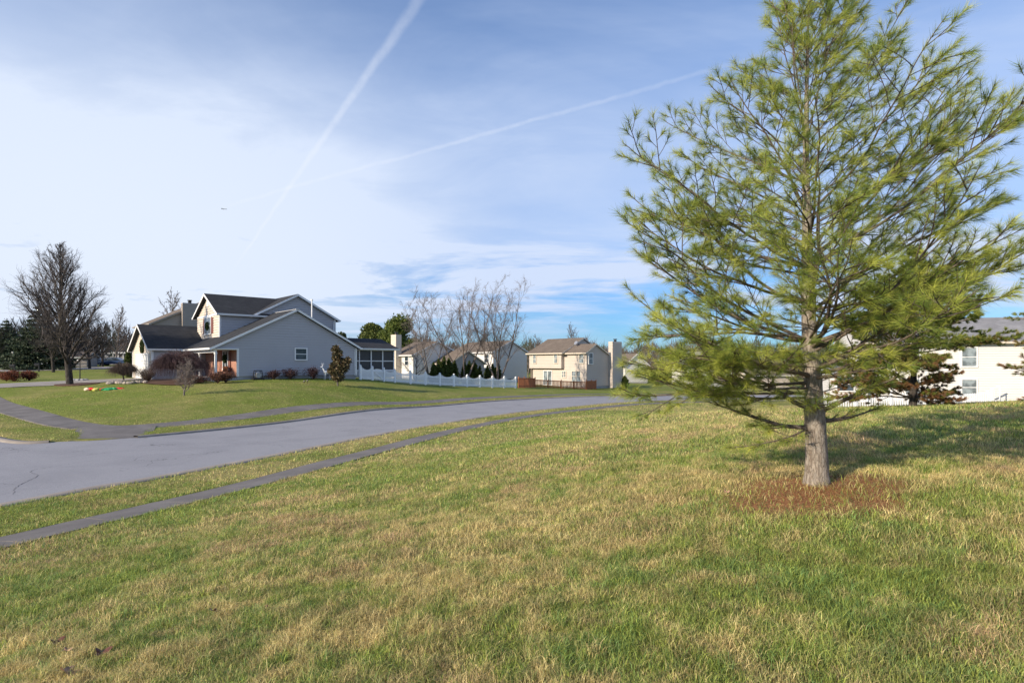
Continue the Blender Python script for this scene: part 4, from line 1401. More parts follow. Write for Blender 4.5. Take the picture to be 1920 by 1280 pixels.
house('white_garage_house', 'small white gabled house seen past the tan chimney', 1172, 112, -.6, R(20), 5, 6, 3.6, 2.0, M['siding_white'], M['shingle_brown'], M['trim'])
h8 = house('white_gabled_house', 'white gabled house showing through the pine branches', 1310, 100, -1.0, R(18), 7, 8, 4.0, 2.2, M['siding_white'], M['shingle_grey'], M['trim'])
window(h8, '-y', 0, 2.8, 4.0, 2.3, 3.6)
h8b = house('brown_roofed_house', 'low beige house with brown roof behind the pine twigs', 1400, 100, -1.2, R(8), 8, 7, 2.5, 1.8, M['siding_tan'], M['shingle_brown'], M['trim'], ridge='x')
h3 = house('porch_house', 'far grey house with white porch columns beyond the parked cars', 195, 132, 3.0, R(15), 9, 7, 2.7, 1.8, M['siding_grey'], M['shingle'], M['trim'], ridge='x')
for i in range(4):
    MB().box(2.2 + i * 1.0, 2.35 + i * 1.0, -1.5, -1.35, .2, 2.6).build('column', M['trim'], h3)
MB().box(2.0, 5.5, -1.7, 0, 2.5, 2.75).build('porch_roof', M['trim'], h3)
h3b = house('brown_house', 'low brown house half hidden behind the bare tree', 118, 96, 2.4, R(15), 3.4, 4, 1.9, .8, M['siding_taupe'], M['shingle_brown'], M['trim'], ridge='x')

# big cream house at right
x0, y0, x1, y1 = 31.2, 52.0, 47.0, 47.6
ra = math.atan2(y1 - y0, x1 - x0)
h9 = thing('cream_two_storey_house', 'cream two storey house with grey roof behind the bushy browning pine', 'house', (x0, y0, -.5), ra)
WL = 17.0
mb = MB(); wallY(mb, 0, rect(0, WL, .3, 5.45)); wallX(mb, 0, [(0, .3), (9, .3), (9, 5.45), (4.5, 7.6), (0, 5.45)]); wallX(mb, WL, rect(0, 9, .3, 5.45), 1)
mb.box(.05, WL - .05, .05, 8.95, .3, 5.4)
mb.build('wall', M['siding_white'], h9)
MB().box(.03, WL - .03, .03, 8.97, -1.5, .3).build('foundation', M['foundation'], h9)
roof2(h9, 'x', -.3, WL + .3, -.45, 5.42, 4.5, 7.75, 9.45, 5.42, M['shingle_grey'], M['trim_tan'])
for a in (11.95, 3.2, 7.4):
    window(h9, '-y', 0, a, a + 1.05, 3.35, 4.9, M['trim'], M['glass_pale'])
    window(h9, '-y', 0, a, a + 1.05, .9, 2.2, M['trim'], M['glass_pale'])
mb = MB(); wallY(mb, -1.0, rect(-3.0, 0, .2, 2.7)); wallX(mb, -3.0, rect(-1, 6, .2, 2.7)); mb.box(-2.95, 0, -.95, 6, .2, 2.7); mb.build('wing_wall', M['siding_white'], h9)
roof2(h9, 'x', -3.3, 0, -1.3, 2.65, 2.5, 3.7, 6.3, 2.65, M['shingle_grey'], M['trim'], name='wing_roof')
window(h9, '-y', -1.0, -2.4, -1.1, 1.2, 2.35, M['trim'], M['glass'])
# deck stairs rail
mb = MB()
for i in range(7):
    x = 9.4 - i * .42; z = 1.8 - i * .26
    mb.box(x, x + .06, -1.6, -1.54, z - 1.2, z); mb.box(x - .36, x + .06, -1.6, -.7, z - 1.3, z - 1.24)
mb.hexa([(9.5, -1.62, 1.82), (9.5, -1.52, 1.82), (6.8, -1.52, .2), (6.8, -1.62, .2)], [(9.5, -1.62, 1.9), (9.5, -1.52, 1.9), (6.8, -1.52, .28), (6.8, -1.62, .28)])
mb.build('deck_stairs', M['trim'], h9)

# ------------------------------------------------------------------ fences
def fence_bays(o, P0, P1, nbay, h, post_h, scallop, pick_w, gap, m_, post_w=.1, panel=True, rail=True, skip=()):
    """P world; builds posts and panels under o (o at world origin)"""
    P0 = Vector(P0); P1 = Vector(P1); d = (P1 - P0); L = d.length; u = d.normalized(); nn = Vector((-u.y, u.x))

    def pt(s, off, z):
        q = P0 + u * s + nn * off
        return (q.x, q.y, g1(q.x, q.y) + z)

    def bar(mb, s0, s1, o0, o1, z00, z01, z10, z11):
        mb.hexa([pt(s0, o0, z00), pt(s1, o0, z10), pt(s1, o1, z10), pt(s0, o1, z00)], [pt(s0, o0, z01), pt(s1, o0, z11), pt(s1, o1, z11), pt(s0, o1, z01)])
    bw_ = L / nbay
    for i in range(nbay + 1):
        s = i * bw_; mb = MB(); w = post_w / 2
        bar(mb, s - w, s + w, -w, w, -.3, post_h, -.3, post_h)
        q = pt(s, 0, 0); mb.v += [(q[0] - w * 1.3, q[1] - w * 1.3, q[2] + post_h), (q[0] + w * 1.3, q[1] - w * 1.3, q[2] + post_h), (q[0] + w * 1.3, q[1] + w * 1.3, q[2] + post_h), (q[0] - w * 1.3, q[1] + w * 1.3, q[2] + post_h), (q[0], q[1], q[2] + post_h + .08)]
        b = len(mb.v) - 5; mb.f += [(b, b + 1, b + 4), (b + 1, b + 2, b + 4), (b + 2, b + 3, b + 4), (b + 3, b, b + 4), (b + 3, b + 2, b + 1, b)]
        mb.build('post', m_, o)
    for i in range(nbay):
        if i in skip: continue
        s0 = i * bw_ + post_w / 2; s1 = (i + 1) * bw_ - post_w / 2; mb = MB(); k = max(2, int((s1 - s0) / (pick_w + gap)))
        for j in range(k):
            c = s0 + (s1 - s0) * (j + .5) / k; f = (c - s0) / (s1 - s0)
            hh = h + scallop * ((2 * f - 1) ** 2 - .0)
            bar(mb, c - pick_w / 2, c + pick_w / 2, -.035, -.012, .05, hh, .05, hh)
        for z in (.18, h - .12):
            bar(mb, s0, s1, -.010, .028, z, z + .09, z, z + .09)
        mb.build('panel', m_, o)


fo = thing('picket_fence', 'long white scalloped picket fence beyond the sun room', 'fence')
A = (-11.2, 56.0); B = (.42, 66.8)
fence_bays(fo, A, B, 9, .92, 1.25, .26, .075, .045, M['vinyl'], .15)
C_ = (HP + UH * 12.0 + VH * -.05)
fence_bays(fo, (C_.x, C_.y), A, 3, .92, 1.25, .26, .075, .045, M['vinyl'], .15, skip=(1,))
# gate (its own thing)
go = thing('fence_gate', 'white picket gate with diagonal brace before the sun room', 'gate')
v0 = Vector((C_.x, C_.y)); v1 = Vector(A); gA_ = v0 + (v1 - v0) * (1 / 3 + .03); gB_ = v0 + (v1 - v0) * (2 / 3 - .03)
mb = MB()
for j in range(13):
    f = (j + .5) / 13; q = gA_ + (gB_ - gA_) * f; z = g1(q.x, q.y); u = (gB_ - gA_).normalized() * .03; h_ = 1.0 + .12 * math.sin(math.pi * f)
    mb.prism([(q.x - u.x, q.y - u.y, z + .06), (q.x + u.x, q.y + u.y, z + .06), (q.x + u.x, q.y + u.y, z + h_), (q.x - u.x, q.y - u.y, z + h_)], (.01, -.02, 0))
mb.build('pickets', M['vinyl'], go)
mb = MB(); za = g1(gA_.x, gA_.y); zb = g1(gB_.x, gB_.y)
for (a, b, z0_, z1_) in ((0, 1, .2, .2), (0, 1, .85, .85), (0, 1, .85, .2)):
    mb.tube((gA_.x + .03, gA_.y - .05, za + z0_), (gB_.x + .03, gB_.y - .05, zb + z1_), .04, .04, 4)
mb.build('brace', M['vinyl'], go)

wf = thing('picket_fence', 'white picket fence at the foot of the bushy browning pine', 'fence')
fence_bays(wf, ((1535 - 960) / F * 34, 34), ((1860 - 960) / F * 36.5, 36.5), 5, 1.0, 1.2, -.12, .085, .075, M['vinyl'], .12)

cf = thing('wooden_fence', 'reddish cedar picket fence before the tan house', 'fence')
pl = [(.75, 67.2), (2.9, 73.5), (9.6, 75.6), (11.2, 78.2)]
for (a, b, nb, hh) in ((pl[0], pl[1], 3, 1.2), (pl[1], pl[2], 4, 1.02), (pl[2], pl[3], 2, 1.15)):
    fence_bays(cf, a, b, nb, hh, hh + .08, 0, .1, .025 if nb != 4 else .07, M['cedar'], .1)

# ------------------------------------------------------------------ bare trees
rt = np.random.default_rng(3)
pear = bare_tree(rt, 10.9, lambda f: 4.9 * math.sin(math.pi * min(1, .34 + f * .66)) ** .8 * (1 - .45 * f) + .3, .25, 60, .12, lambda f: 1.05 - .65 * f, 14, 8, trop=.10, wob=.07, twig=.0105, quad=2)
put_tree('bare_tree', 'large bare upright tree with dark twigs on the corner lawn', 'tree', at(131, 45, .0), pear, M['bark_dark'], M['twig_dark'])
mb = MB(); q = at(131, 45)
mb = MB()
kk = 26
ring = [(q.x + math.cos(i / kk * 6.283) * 1.5 * (1 + random.uniform(-.1, .1)) + .5, q.y + math.sin(i / kk * 6.283) * 1.2) for i in range(kk)]
mb.poly(*[(a, b, g1(a, b) + .05) for a, b in ring])
for i in range(kk):
    a, b = ring[i], ring[(i + 1) % kk]; mb.poly((a[0], a[1], g1(*a) + .05), (b[0], b[1], g1(*b) + .05), (b[0], b[1], g1(*b) - .1), (a[0], a[1], g1(*a) - .1))
tag(mb.build('mulch_bed', M['mulch']), 'dark mulch ring round the large bare tree', 'mulch', kind='stuff')

birchp = dict(nsec=11, nter=6, trop=.035, wob=.10, twig=.0095, quad=2)
bprof = lambda H: (lambda f: H * .36 * (1 - .45 * f) + .3)
bang = lambda f: .85 - .2 * f
b1 = bare_tree(np.random.default_rng(11), 11.4, bprof(12), .17, 48, .25, bang, nstem=4, stem_spread=.36, **birchp)
put_tree('bare_birch', 'tallest bare multi-stemmed birch, nearest the right end of the white fence', 'tree', at(933, 69), b1, M['bark_birch'], M['twig_pale'])
b2 = bare_tree(np.random.default_rng(12), 11.6, bprof(12), .16, 44, .28, bang, nstem=4, stem_spread=.38, lean=(-.06, 0), **birchp)
put_tree('bare_birch', 'leaning bare birch with several stems behind the middle of the white fence', 'tree', at(872, 67), b2, M['bark_birch'], M['twig_pale'])
b3 = bare_tree(np.random.default_rng(13), 9.6, bprof(10), .12, 34, .25, bang, nstem=3, stem_spread=.34, **birchp)
put_tree('bare_birch', 'slimmer bare birch nearest the sun room side of the fence', 'tree', at(806, 66), b3, M['bark_grey'], M['twig_pale'])
b5 = bare_tree(np.random.default_rng(15), 4.2, lambda f: 2.2, .08, 16, .12, lambda f: 1.2 - .5 * f, nsec=9, nter=6, trop=.05, wob=.1, twig=.010, quad=2)
put_tree('bare_small_tree', 'low spreading bare tree just behind the white fence', 'tree', at(780, 62), b5, M['bark_grey'], M['twig_pale'])
b4 = bare_tree(np.random.default_rng(14), 8.0, lambda f: 3.2 * (1 - .5 * f), .12, 30, .15, lambda f: .9 - .4 * f, nsec=9, nter=5, trop=.08, wob=.08, twig=.016, quad=1)
ft = put_tree('bare_tree', 'bare tree with forked crown beyond the parked cars', 'tree', at(219, 118), b4, M['bark_grey'], M['twig_brown'])
ft.scale = (1.35,) * 3
grp = 'bare trees beyond the houses'
lab = 'bare grey-brown tree standing in the row beyond the houses'
b6 = put_tree('bare_tree', lab, 'tree', at(990, 118), bare_tree(np.random.default_rng(16), 7.5, lambda f: 2.8 * (1 - .5 * f), .11, 26, .1, lambda f: .9 - .4 * f, nsec=8, nter=5, trop=.06, wob=.1, twig=.018), M['bark_grey'], M['twig_brown'], grp)
spots = [(1010, 125, 1.0), (1030, 118, .9), (965, 112, 1.05), (948, 122, .95), (1000, 140, 1.2), (1195, 128, .9), (1212, 135, 1.0), (1230, 125, .85), (1250, 140, 1.0), (1270, 130, .9), (1290, 138, 1.0), (1185, 145, 1.05),
         (905, 125, .85), (1340, 140, 1.1), (1395, 130, 1.1), (1440, 125, 1.1), (1490, 120, 1.0), (1560, 95, 1.0), (1590, 105, 1.1), (1640, 110, 1.3), (850, 120, .9)]
for i, (px, D_, s_) in enumerate(spots):
    copy_tree(b6, at(px, D_), i * 1.7, s_)
ct_ = copy_tree(ft, at(1077, 125), 2.2, 1.35, 'lone bare tree top showing over the tan house roof')
ct_ = copy_tree(ft, at(318, 92), 1.2, 1.42, 'bare tree top showing behind the taupe house')
# dark trees of the left background
lgrp = 'dark bare trees along the far street'
l1 = put_tree('bare_tree', 'dark bare tree beside the far street at left', 'tree', at(100, 74), bare_tree(np.random.default_rng(17), 6.4, lambda f: 3.6 * (1 - .4 * f), .2, 28, .2, lambda f: 1.1 - .4 * f, nsec=10, nter=6, trop=.05, wob=.1, twig=.017, quad=1), M['bark_dark'], M['bark_dark'], lgrp)
for px, D_, s_, rz in ((168, 88, 1.05, 1), (192, 98, 1.0, 2.2), (20, 110, 1.1, 3), (55, 120, 1.2, 4), (-25, 90, 1.1, 5), (138, 105, 1.0, .4), (-60, 120, 1.3, 2), (85, 130, 1.3, 1.3)):
    copy_tree(l1, at(px, D_), rz, s_)
rc = np.random.default_rng(19)


def blob_tree(name, label, loc, H, Rr, z0, n_, size, cols, k=14, tr=.2, group=None, cat='tree', mt=None, top_narrow=False):
    o = thing(name, label, cat, loc, 0, group)
    lobes = lump(rc, k, Rr, H - z0, z0)
    segs = [(0, 0, -.2, 0, 0, H * .7, tr, tr * .4)]
    for l in lobes: segs.append((0, 0, max(.1, l[2] - l[3]), l[0], l[1], l[2], tr * .3, .01))
    tube_obj('trunk', segs, mt or M['bark_dark'], o, 6)
    cloud_obj('crown', rc, lobes, n_, size, cols, o, shell=.35)
    return o


blob_tree('evergreen_tree', 'rounded dark evergreen, the lower one beyond the sun room', at(697, 118), 10.4, 3.6, 2.0, 12000, .26, ((.06, .09, .022), (.17, .19, .05)), 16)
blob_tree('evergreen_tree', 'broad rounded evergreen left of the bare birches', at(748, 116), 11.6, 4.8, 1.6, 20000, .26, ((.06, .10, .018), (.18, .21, .05)), 22)
blob_tree('evergreen_tree', 'evergreen peeking out behind the back of the corner house', at(645, 100), 8.2, 2.3, 2.0, 6000, .22, ((.03, .05, .02), (.08, .10, .035)), 12)
blob_tree('russet_tree', 'thin russet tree beyond the cream chimney', at(780, 105), 6.2, 2.3, 1.0, 3000, .13, ((.22, .13, .08), (.32, .2, .13)), 10, .1)


def conifer(name, label, loc, H, Rr, n_, cols, size, group=None, layers=16, tr=.15, droop=.25, cat='tree'):
    """layered conifer: sprays of needles on tiered boughs"""
    o = thing(name, label, cat, loc, 0, group)
    segs = [(0, 0, -.2, 0, 0, H, tr, .02)]; lob = []
    for i in range(layers):
        f = i / layers; z = H * (.06 + .92 * f); L = Rr * (1 - f) ** .85
        for b in range(7):
            a = b * .9 + i * 1.3 + rc.random() * .3; LL = L * (.75 + .4 * rc.random())
            e = (math.cos(a) * LL, math.sin(a) * LL, z - LL * droop + .15); segs.append((0, 0, z, *e, .03, .008))
            for q in (.45, .8): lob.append((e[0] * q, e[1] * q, z + (e[2] - z) * q, LL * .28 + .08, LL * .28 + .08, H / layers * .45))
    tube_obj('trunk', segs, M['bark_dark'], o, 5)
    cloud_obj('crown', rc, lob, n_, size, cols, o, shell=.1)
    return o


conifer('evergreen_tree', 'tall dark spruce behind the large bare tree', at(72, 84), 9.5, 5.0, 16000, ((.032, .048, .028), (.075, .10, .055)), .22)
conifer('evergreen_tree', 'dark spruce at the far left edge of the photo', at(12, 98), 8.2, 4.2, 9000, ((.032, .048, .028), (.075, .10, .055)), .24)
copyg = 'narrow arborvitae behind the white fence'


def arbor(label, loc, H, Rr, n_=3600, group=None):
    o = thing('arborvitae', label, 'shrub', loc, rc.random() * 6, group)
    lob = []
    for i in range(10):
        f = i / 9; r = Rr * (math.sin(math.pi * (.18 + .75 * f)) ** .8) * (1 - .35 * f)
        lob.append((rc.normal(0, .04), rc.normal(0, .04), .15 + H * .93 * f, r, r, H * .085))
    tube_obj('trunk', [(0, 0, -.1, 0, 0, H * .9, .05, .01)], M['bark_dark'], o, 5)
    cloud_obj('crown', rc, lob, n_, .085, ((.035, .06, .012), (.10, .125, .025)), o, shell=.5, elong=2.4)
    return o


av = arbor('narrow green arborvitae in the clipped row behind the white fence', at(813, 63.5), 2.2, .52, group=copyg)
for px, D_, s_ in ((823, 64.2, 1.18), (832, 64.9, 1.3), (842, 65.5, 1.25), (852, 66.2, 1.15), (871, 67.2, 1.12), (880, 67.8, 1.2), (889, 68.4, 1.26), (899, 69, 1.0), (914, 70, 1.05), (924, 70.8, 1.15), (934, 71.3, 1.18)):
    copy_tree(av, at(px, D_), px * .37, s_)
arbor('dark columnar evergreen shrub beside the garage corner', at(241, 58), 2.9, .45)
arbor('rounded dark shrub at the far side of the tan house', at(1171, 84), 1.7, .75)

# far woods that read as one mass
N = 100000
D0 = 150 + 70 * rng.random(N); aa = np.interp(rng.random(N), [0, 1], [-1.15, 1.25])
x = D0 * np.sin(aa); y = D0 * np.cos(aa)
hm = 5 + 4.5 * vnoise(aa * 40, D0 * 0, 1.0, 3) + 2.0 * vnoise(aa * 150, D0 * 0, 1.0, 9)
zb = np.interp(aa, [-1.2, -.5, 0, .5, 1.2], [3, 2.4, .8, .2, .2])
z = zb + hm * rng.random(N) ** 1.2 - .8
th = rng.normal(0, .45, N); Ln = 1.2 + 1.4 * rng.random(N); w = .05 + .05 * rng.random(N)
ux = np.cos(aa); uy = -np.sin(aa)
V = np.empty((N, 3, 3))
V[:, 0] = np.c_[x - ux * w, y - uy * w, z]; V[:, 1] = np.c_[x + ux * w, y + uy * w, z]
V[:, 2] = np.c_[x + ux * np.sin(th) * Ln, y + uy * np.sin(th) * Ln, z + np.cos(th) * Ln]
c0 = np.array((.06, .045, .038)); c1 = np.array((.14, .105, .085)); r_ = rng.random((N, 1))
cc = c0 + (c1 - c0) * r_; evg = (vnoise(aa * 60, D0 * 0, 1.0, 44) > .72)[:, None]; cc = np.where(evg, cc * np.array((.6, .95, .6)), cc)
tag(link('far_woods', fast_mesh('far_woods', V.reshape(-1, 3), np.arange(N * 3).reshape(-1, 3), np.repeat(cc, 3, 0)), M['leaf']), 'bare brown woods along the horizon', 'woods', kind='stuff')

# ------------------------------------------------------------------ shrubs
def dome_shrub(name, label, loc, Rr, H, n_, cols, size, twigm, group=None, ntw=60, shell=.45, sq=1.0):
    o = thing(name, label, 'shrub', loc, 0, group)
    S = []
    for i in range(ntw):
        a = rc.random() * 6.283; f = rc.random() ** .5
        d = unit(np.array((math.cos(a) * f * Rr, math.sin(a) * f * Rr, H * .9)))
        path(np.array((0, 0, 0.)), d, H * (.7 + .35 * rc.random()) * (1 + .1 * f), 4, .012, .004, .0, .12, rc, S)
    tube_obj('branches', S, twigm, o, 3)
    lob = [(rc.normal(0, Rr * .28), rc.normal(0, Rr * .28), H * (.35 + .3 * rc.random()), Rr * .62, Rr * .62 * sq, H * .36) for _ in range(8)]
    cloud_obj('crown', rc, lob, n_, size, cols, o, shell=shell)
    return o


def weeping(name, label, loc, Rr, H, n_, twig, mt, rise=.55):
    """weeping shrub: arching canes that fall to the ground"""
    o = thing(name, label, 'shrub', loc)
    tr = []; S = []
    path(np.array((0, 0, -.1)), np.array((.1, 0, 1.)), H * rise, 5, .07, .045, 0, .08, rc, tr)
    for i in range(n_):
        a = rc.random() * 6.283; rr = Rr * (.25 + .75 * rc.random() ** .6); ph = H * (.6 + .38 * rc.random())
        hp = ph - (ph * .42) * (rr / Rr) ** 2; p0 = np.array((0, 0, H * rise * (.6 + .4 * rc.random()))); K = 8; prev = p0; side = rc.normal(0, .18, 2)
        zend = H * (.08 + .5 * rc.random())
        for j in range(1, K + 1):
            t = j / K; r = rr * (1 - (1 - t) ** 1.9)
            z = p0[2] + (hp - p0[2]) * math.sin(math.pi * min(1, t * 1.6) / 2) if t < .55 else hp - (hp - zend) * ((t - .55) / .45) ** 1.7
            q = np.array((math.cos(a) * r + side[0] * t, math.sin(a) * r + side[1] * t, z)) + rc.normal(0, .03, 3)
            S.append((*prev, *q, twig * (1.3 - t), twig * (1.2 - t) + .001)); prev = q
    tube_obj('trunk', tr, M['bark_dark'], o, 6)
    tube_obj('branches', S, mt, o, 3)
    return o


weeping('weeping_shrub', 'large dark purple-brown weeping shrub before the porch', at(338, 44.0, .05), 2.15, 2.7, 1900, .011, M['twig_purple'])
weeping('weeping_shrub', 'rounded brown twiggy shrub at the left of the garage', at(232, 49, .05), 1.2, 1.65, 900, .010, M['twig_brown'], .3)
sm = bare_tree(np.random.default_rng(31), 1.55, lambda f: 1.05, .06, 22, .18, lambda f: .95 - .3 * f, nsec=10, nter=7, trop=.03, wob=.16, twig=.007, quad=1)
put_tree('small_bare_tree', 'small gnarled bare ornamental tree on the lawn before the porch', 'tree', at(345, 37), sm, M['bark_grey'], M['twig_pale'])
for px, D_, H, Rr, lb in ((366, 42.6, .8, .9, 'reddish shrub at the foot of the weeping shrub'), (408, 42.6, .9, .75, 'russet shrub at the porch corner post'), (423, 43.0, .85, .7, 'dark low shrub under the brick porch window')):
    dome_shrub('garden_shrub', lb, at(px, D_), Rr, H, 900, ((.07, .035, .025), (.20, .09, .055)), .06, M['twig_purple'])
dome_shrub('garden_shrub', 'pale twiggy shrub before the white garage door', at(276, 45.5), .9, 1.15, 300, ((.12, .09, .07), (.22, .17, .13)), .05, M['twig_brown'], ntw=260)
for t_, H, Rr, lb in ((4.0, .85, .62, 'small dark red barberry beside the air conditioner'), (5.35, .95, .8, 'wide dark red barberry under the small side window, left of it'), (7.25, 1.15, .62, 'tallest dark red barberry by the side wall'), (9.1, .95, .6, 'dark red barberry beside the white deer figure')):
    c = loc1(t_, -.95); c.z = g1(c.x, c.y)
    dome_shrub('barberry_shrub', lb, c, Rr, H, 900, ((.03, .015, .018), (.075, .03, .03)), .055, M['twig_purple'], group='barberries along the side wall')
# magnolia-like shrub tree
c = at(633, 46)
o = thing('magnolia_tree', 'shrubby magnolia with bronze leaves before the end of the side wall', 'tree', c)
lob = [(0, 0, .75, .55, .5, .5), (.1, 0, 1.25, .62, .55, .5), (-.45, .1, 1.15, .42, .4, .3), (.1, .1, 1.8, .52, .5, .45), (-.1, 0, 2.3, .42, .4, .4), (-.15, 0, 2.85, .36, .34, .35), (.75, 0, 1.9, .38, .34, .4), (.55, 0, 1.45, .4, .4, .4), (-.25, 0, 1.6, .4, .4, .35), (.2, 0, 2.5, .25, .25, .3)]
S = [(0, 0, -.1, 0, 0, .6, .07, .05)] + [(0, 0, .4, l[0], l[1], l[2], .04, .012) for l in lob]
tube_obj('trunk', S, M['bark_grey'], o, 5)
cloud_obj('crown', rc, lob, 3000, .13, ((.05, .06, .025), (.17, .115, .065)), o, shell=.45)
# bronze-red round shrubs beyond the driveway
for px, D_, s_, lb in ((12, 52.5, 1.0, 'red-bronze clipped shrub at the left edge beyond the driveway'), (27, 51.5, 1.08, 'middle of the three red-bronze clipped shrubs'), (55, 52.5, 1.0, 'rightmost of the three red-bronze clipped shrubs')):
    dome_shrub('clipped_shrub', lb, at(px, D_), .78 * s_, .95 * s_, 1500, ((.10, .035, .02), (.27, .09, .05)), .07, M['twig_purple'], group='red-bronze shrubs by the driveway', shell=.7)

# ------------------------------------------------------------------ planting bed and stones by the garage
mb = MB()
cb_ = at(285, 45.0)
ring = []
for i in range(40):
    a = i / 40 * 6.283; t_ = -3.6 + 3.2 * math.cos(a) * (1 + .1 * math.sin(3 * a)); s_ = 3.6 + 4.4 * math.sin(a)
    q = HP + UH * (t_ * .62 + .3) + VH * s_; ring.append((q.x, q.y))
mb.poly(*[(a, b, g1(a, b) + .06) for a, b in ring])
tag(mb.build('mulch_bed', M['mulch']), 'brown planting bed under the weeping shrub', 'mulch', kind='stuff')
mb = MB()
for i in range(10):
    px = 205 + i * 7.5; q = at(px, 44.3 + .25 * math.sin(i)); st = MB()
    st.blob((0, 0, .08), .26, .18, .14, 8, 5, .12)
    ob = st.build('field_stone', M['stone']); ob.location = q; ob.rotation_euler = (0, 0, i * 1.3)
    tag(ob, 'tan field stone in the edging row before the brown shrub', 'stone', 'edging stones by the garage bed')

# ------------------------------------------------------------------ small things
# deflated inflatable decoration
c = at(197, 41)
o = thing('deflated_decoration', 'deflated red and green nylon inflatable lying on the lawn', 'decoration', c, R(8))
for nm, mt_, cs in (('red_fabric', 'cloth_red', ((-.9, .1, .38), (-.1, .2, .42), (.85, .25, .32))), ('green_fabric', 'cloth_green', ((.25, -.2, .4), (.6, -.12, .3))), ('yellow_fabric', 'cloth_yellow', ((-.45, -.3, .22),)), ('cream_fabric', 'cloth_cream', ((-1.15, .0, .2), (.45, .12, .25)))):
    mb = MB()
    for (x, y, r) in cs:
        mb.blob((x, y, .03), r, r * .6, .12, 12, 8, .22)
    mb.build(nm, M[mt_], o)
# lamp post
c = at(150, 50.5)
o = thing('lamp_post', 'black garden lamp post with pale cap beside the driveway', 'lamp post', c)
MB().tube((0, 0, -.1), (0, 0, 1.75), .045, .035).build('post', M['black'], o)
MB().tube((0, 0, 1.7), (0, 0, 1.78), .22, .20, 10).tube((0, 0, 1.78), (0, 0, 1.86), .14, .05, 10).build('lamp_head', M['door_white'], o)
mb = MB()
for i in range(9): mb.blob((math.cos(i * .7) * .5, math.sin(i * .7) * .4, .06), .2, .16, .1, 7, 4, .1)
mb.build('stone_base', M['foundation'], o)
# mailboxes
mgrp = 'mailboxes along the far street'
o = thing('mailbox', 'black mailbox on a post, nearer the left shrubs', 'mailbox', at(27, 69), R(10), mgrp)
MB().box(-.06, .06, -.06, .06, -.1, 1.15).box(-.5, -.0, -.04, .04, .72, .8).build('post', M['black'], o)
mb = MB(); mb.prism([(-.5, -.12, .85), (-.5, .12, .85), (-.5, .12, 1.02), (-.5, .07, 1.1), (-.5, -.07, 1.1), (-.5, -.12, 1.02)], (.55, 0, 0)); mb.build('box', M['black'], o)
copy_tree(o, at(73, 76), R(10), 1.0, 'black mailbox on a post, right of the red shrubs')
copy_tree(o, at(13, 92), R(30), 1.0, 'smallest black mailbox across the far street')
o = thing('lamp_post', 'slim pale street lamp beyond the mailboxes', 'lamp post', at(24, 88))
MB().tube((0, 0, -.1), (0, 0, 2.3), .04, .035).build('post', M['cloth_cream'], o)
MB().tube((0, 0, 2.3), (0, 0, 2.55), .09, .14, 8).build('lamp_head', M['door_white'], o)


def car(label, loc, rz, paint):
    o = thing('parked_car', label, 'car', loc, rz, 'cars parked beyond the lawn')
    prof = [(-2.25, .35), (-2.28, .75), (-2.15, .95), (-1.3, 1.0), (-.7, 1.42), (.75, 1.45), (1.5, 1.02), (2.15, .9), (2.28, .6), (2.2, .35)]
    prof2 = [(a, z) for a, z in prof]
    mb = MB(); k = len(prof)
    for y, q in ((-.86, 1), (.86, 1)):
        pass
    V = []
    for y, s_ in ((-.80, .96), (-.88, 1.0), (.88, 1.0), (.80, .96)):
        for a, z in prof2:
            yy = y * (1 - max(0, z - .95) * .32); V.append((a * s_, yy, z if s_ == 1.0 or z < .5 else z + .015))
    mb.v = V
    for r_ in range(3):
        for i in range(k):
            j = (i + 1) % k; mb.f.append((r_ * k + i, r_ * k + j, (r_ + 1) * k + j, (r_ + 1) * k + i))
    mb.f.append(tuple(range(k - 1, -1, -1))); mb.f.append(tuple(range(3 * k, 4 * k)))
    mb.build('body', paint, o)
    for s_ in (-1, 1):
        y = .80 * s_
        mb = MB(); mb.prism([(-1.15, y, 1.0), (-.65, y * .92, 1.36), (.7, y * .92, 1.38), (1.3, y, 1.02)], (0, .06 * s_, 0)); mb.build('window', M['glass'], o)
        for a in (-1.4, 1.4):
            w = MB().tube((a, .72 * s_, .32), (a, .92 * s_, .32), .33, .33, 14).build('wheel', M['rubber'], o)
            MB().tube((a, .90 * s_, .32), (a, .935 * s_, .32), .2, .2, 10).build('rim', M['grey_metal'], w)
        MB().box(-2.30, -2.2, .55 * s_ - .15, .55 * s_ + .15, .7, .85).build('tail_light', M['lamp_red'], o)
        MB().box(2.16, 2.27, .55 * s_ - .15, .55 * s_ + .15, .62, .76).build('headlight', M['door_white'], o)
    return o


car('dark blue car parked beyond the lawn, nearest the garage', at(213, 103, .05), R(8), M['car_blue'])
car('teal car parked beyond the lawn behind the bare tree', at(160, 108, .05), R(12), M['car_teal'])
car('pale silver car glimpsed through the bare tree', at(92, 98, .05), R(20), M['car_silver'])
car('blue car parked at the left end of the row of cars', at(178, 106, .05), R(5), M['car_blue'])

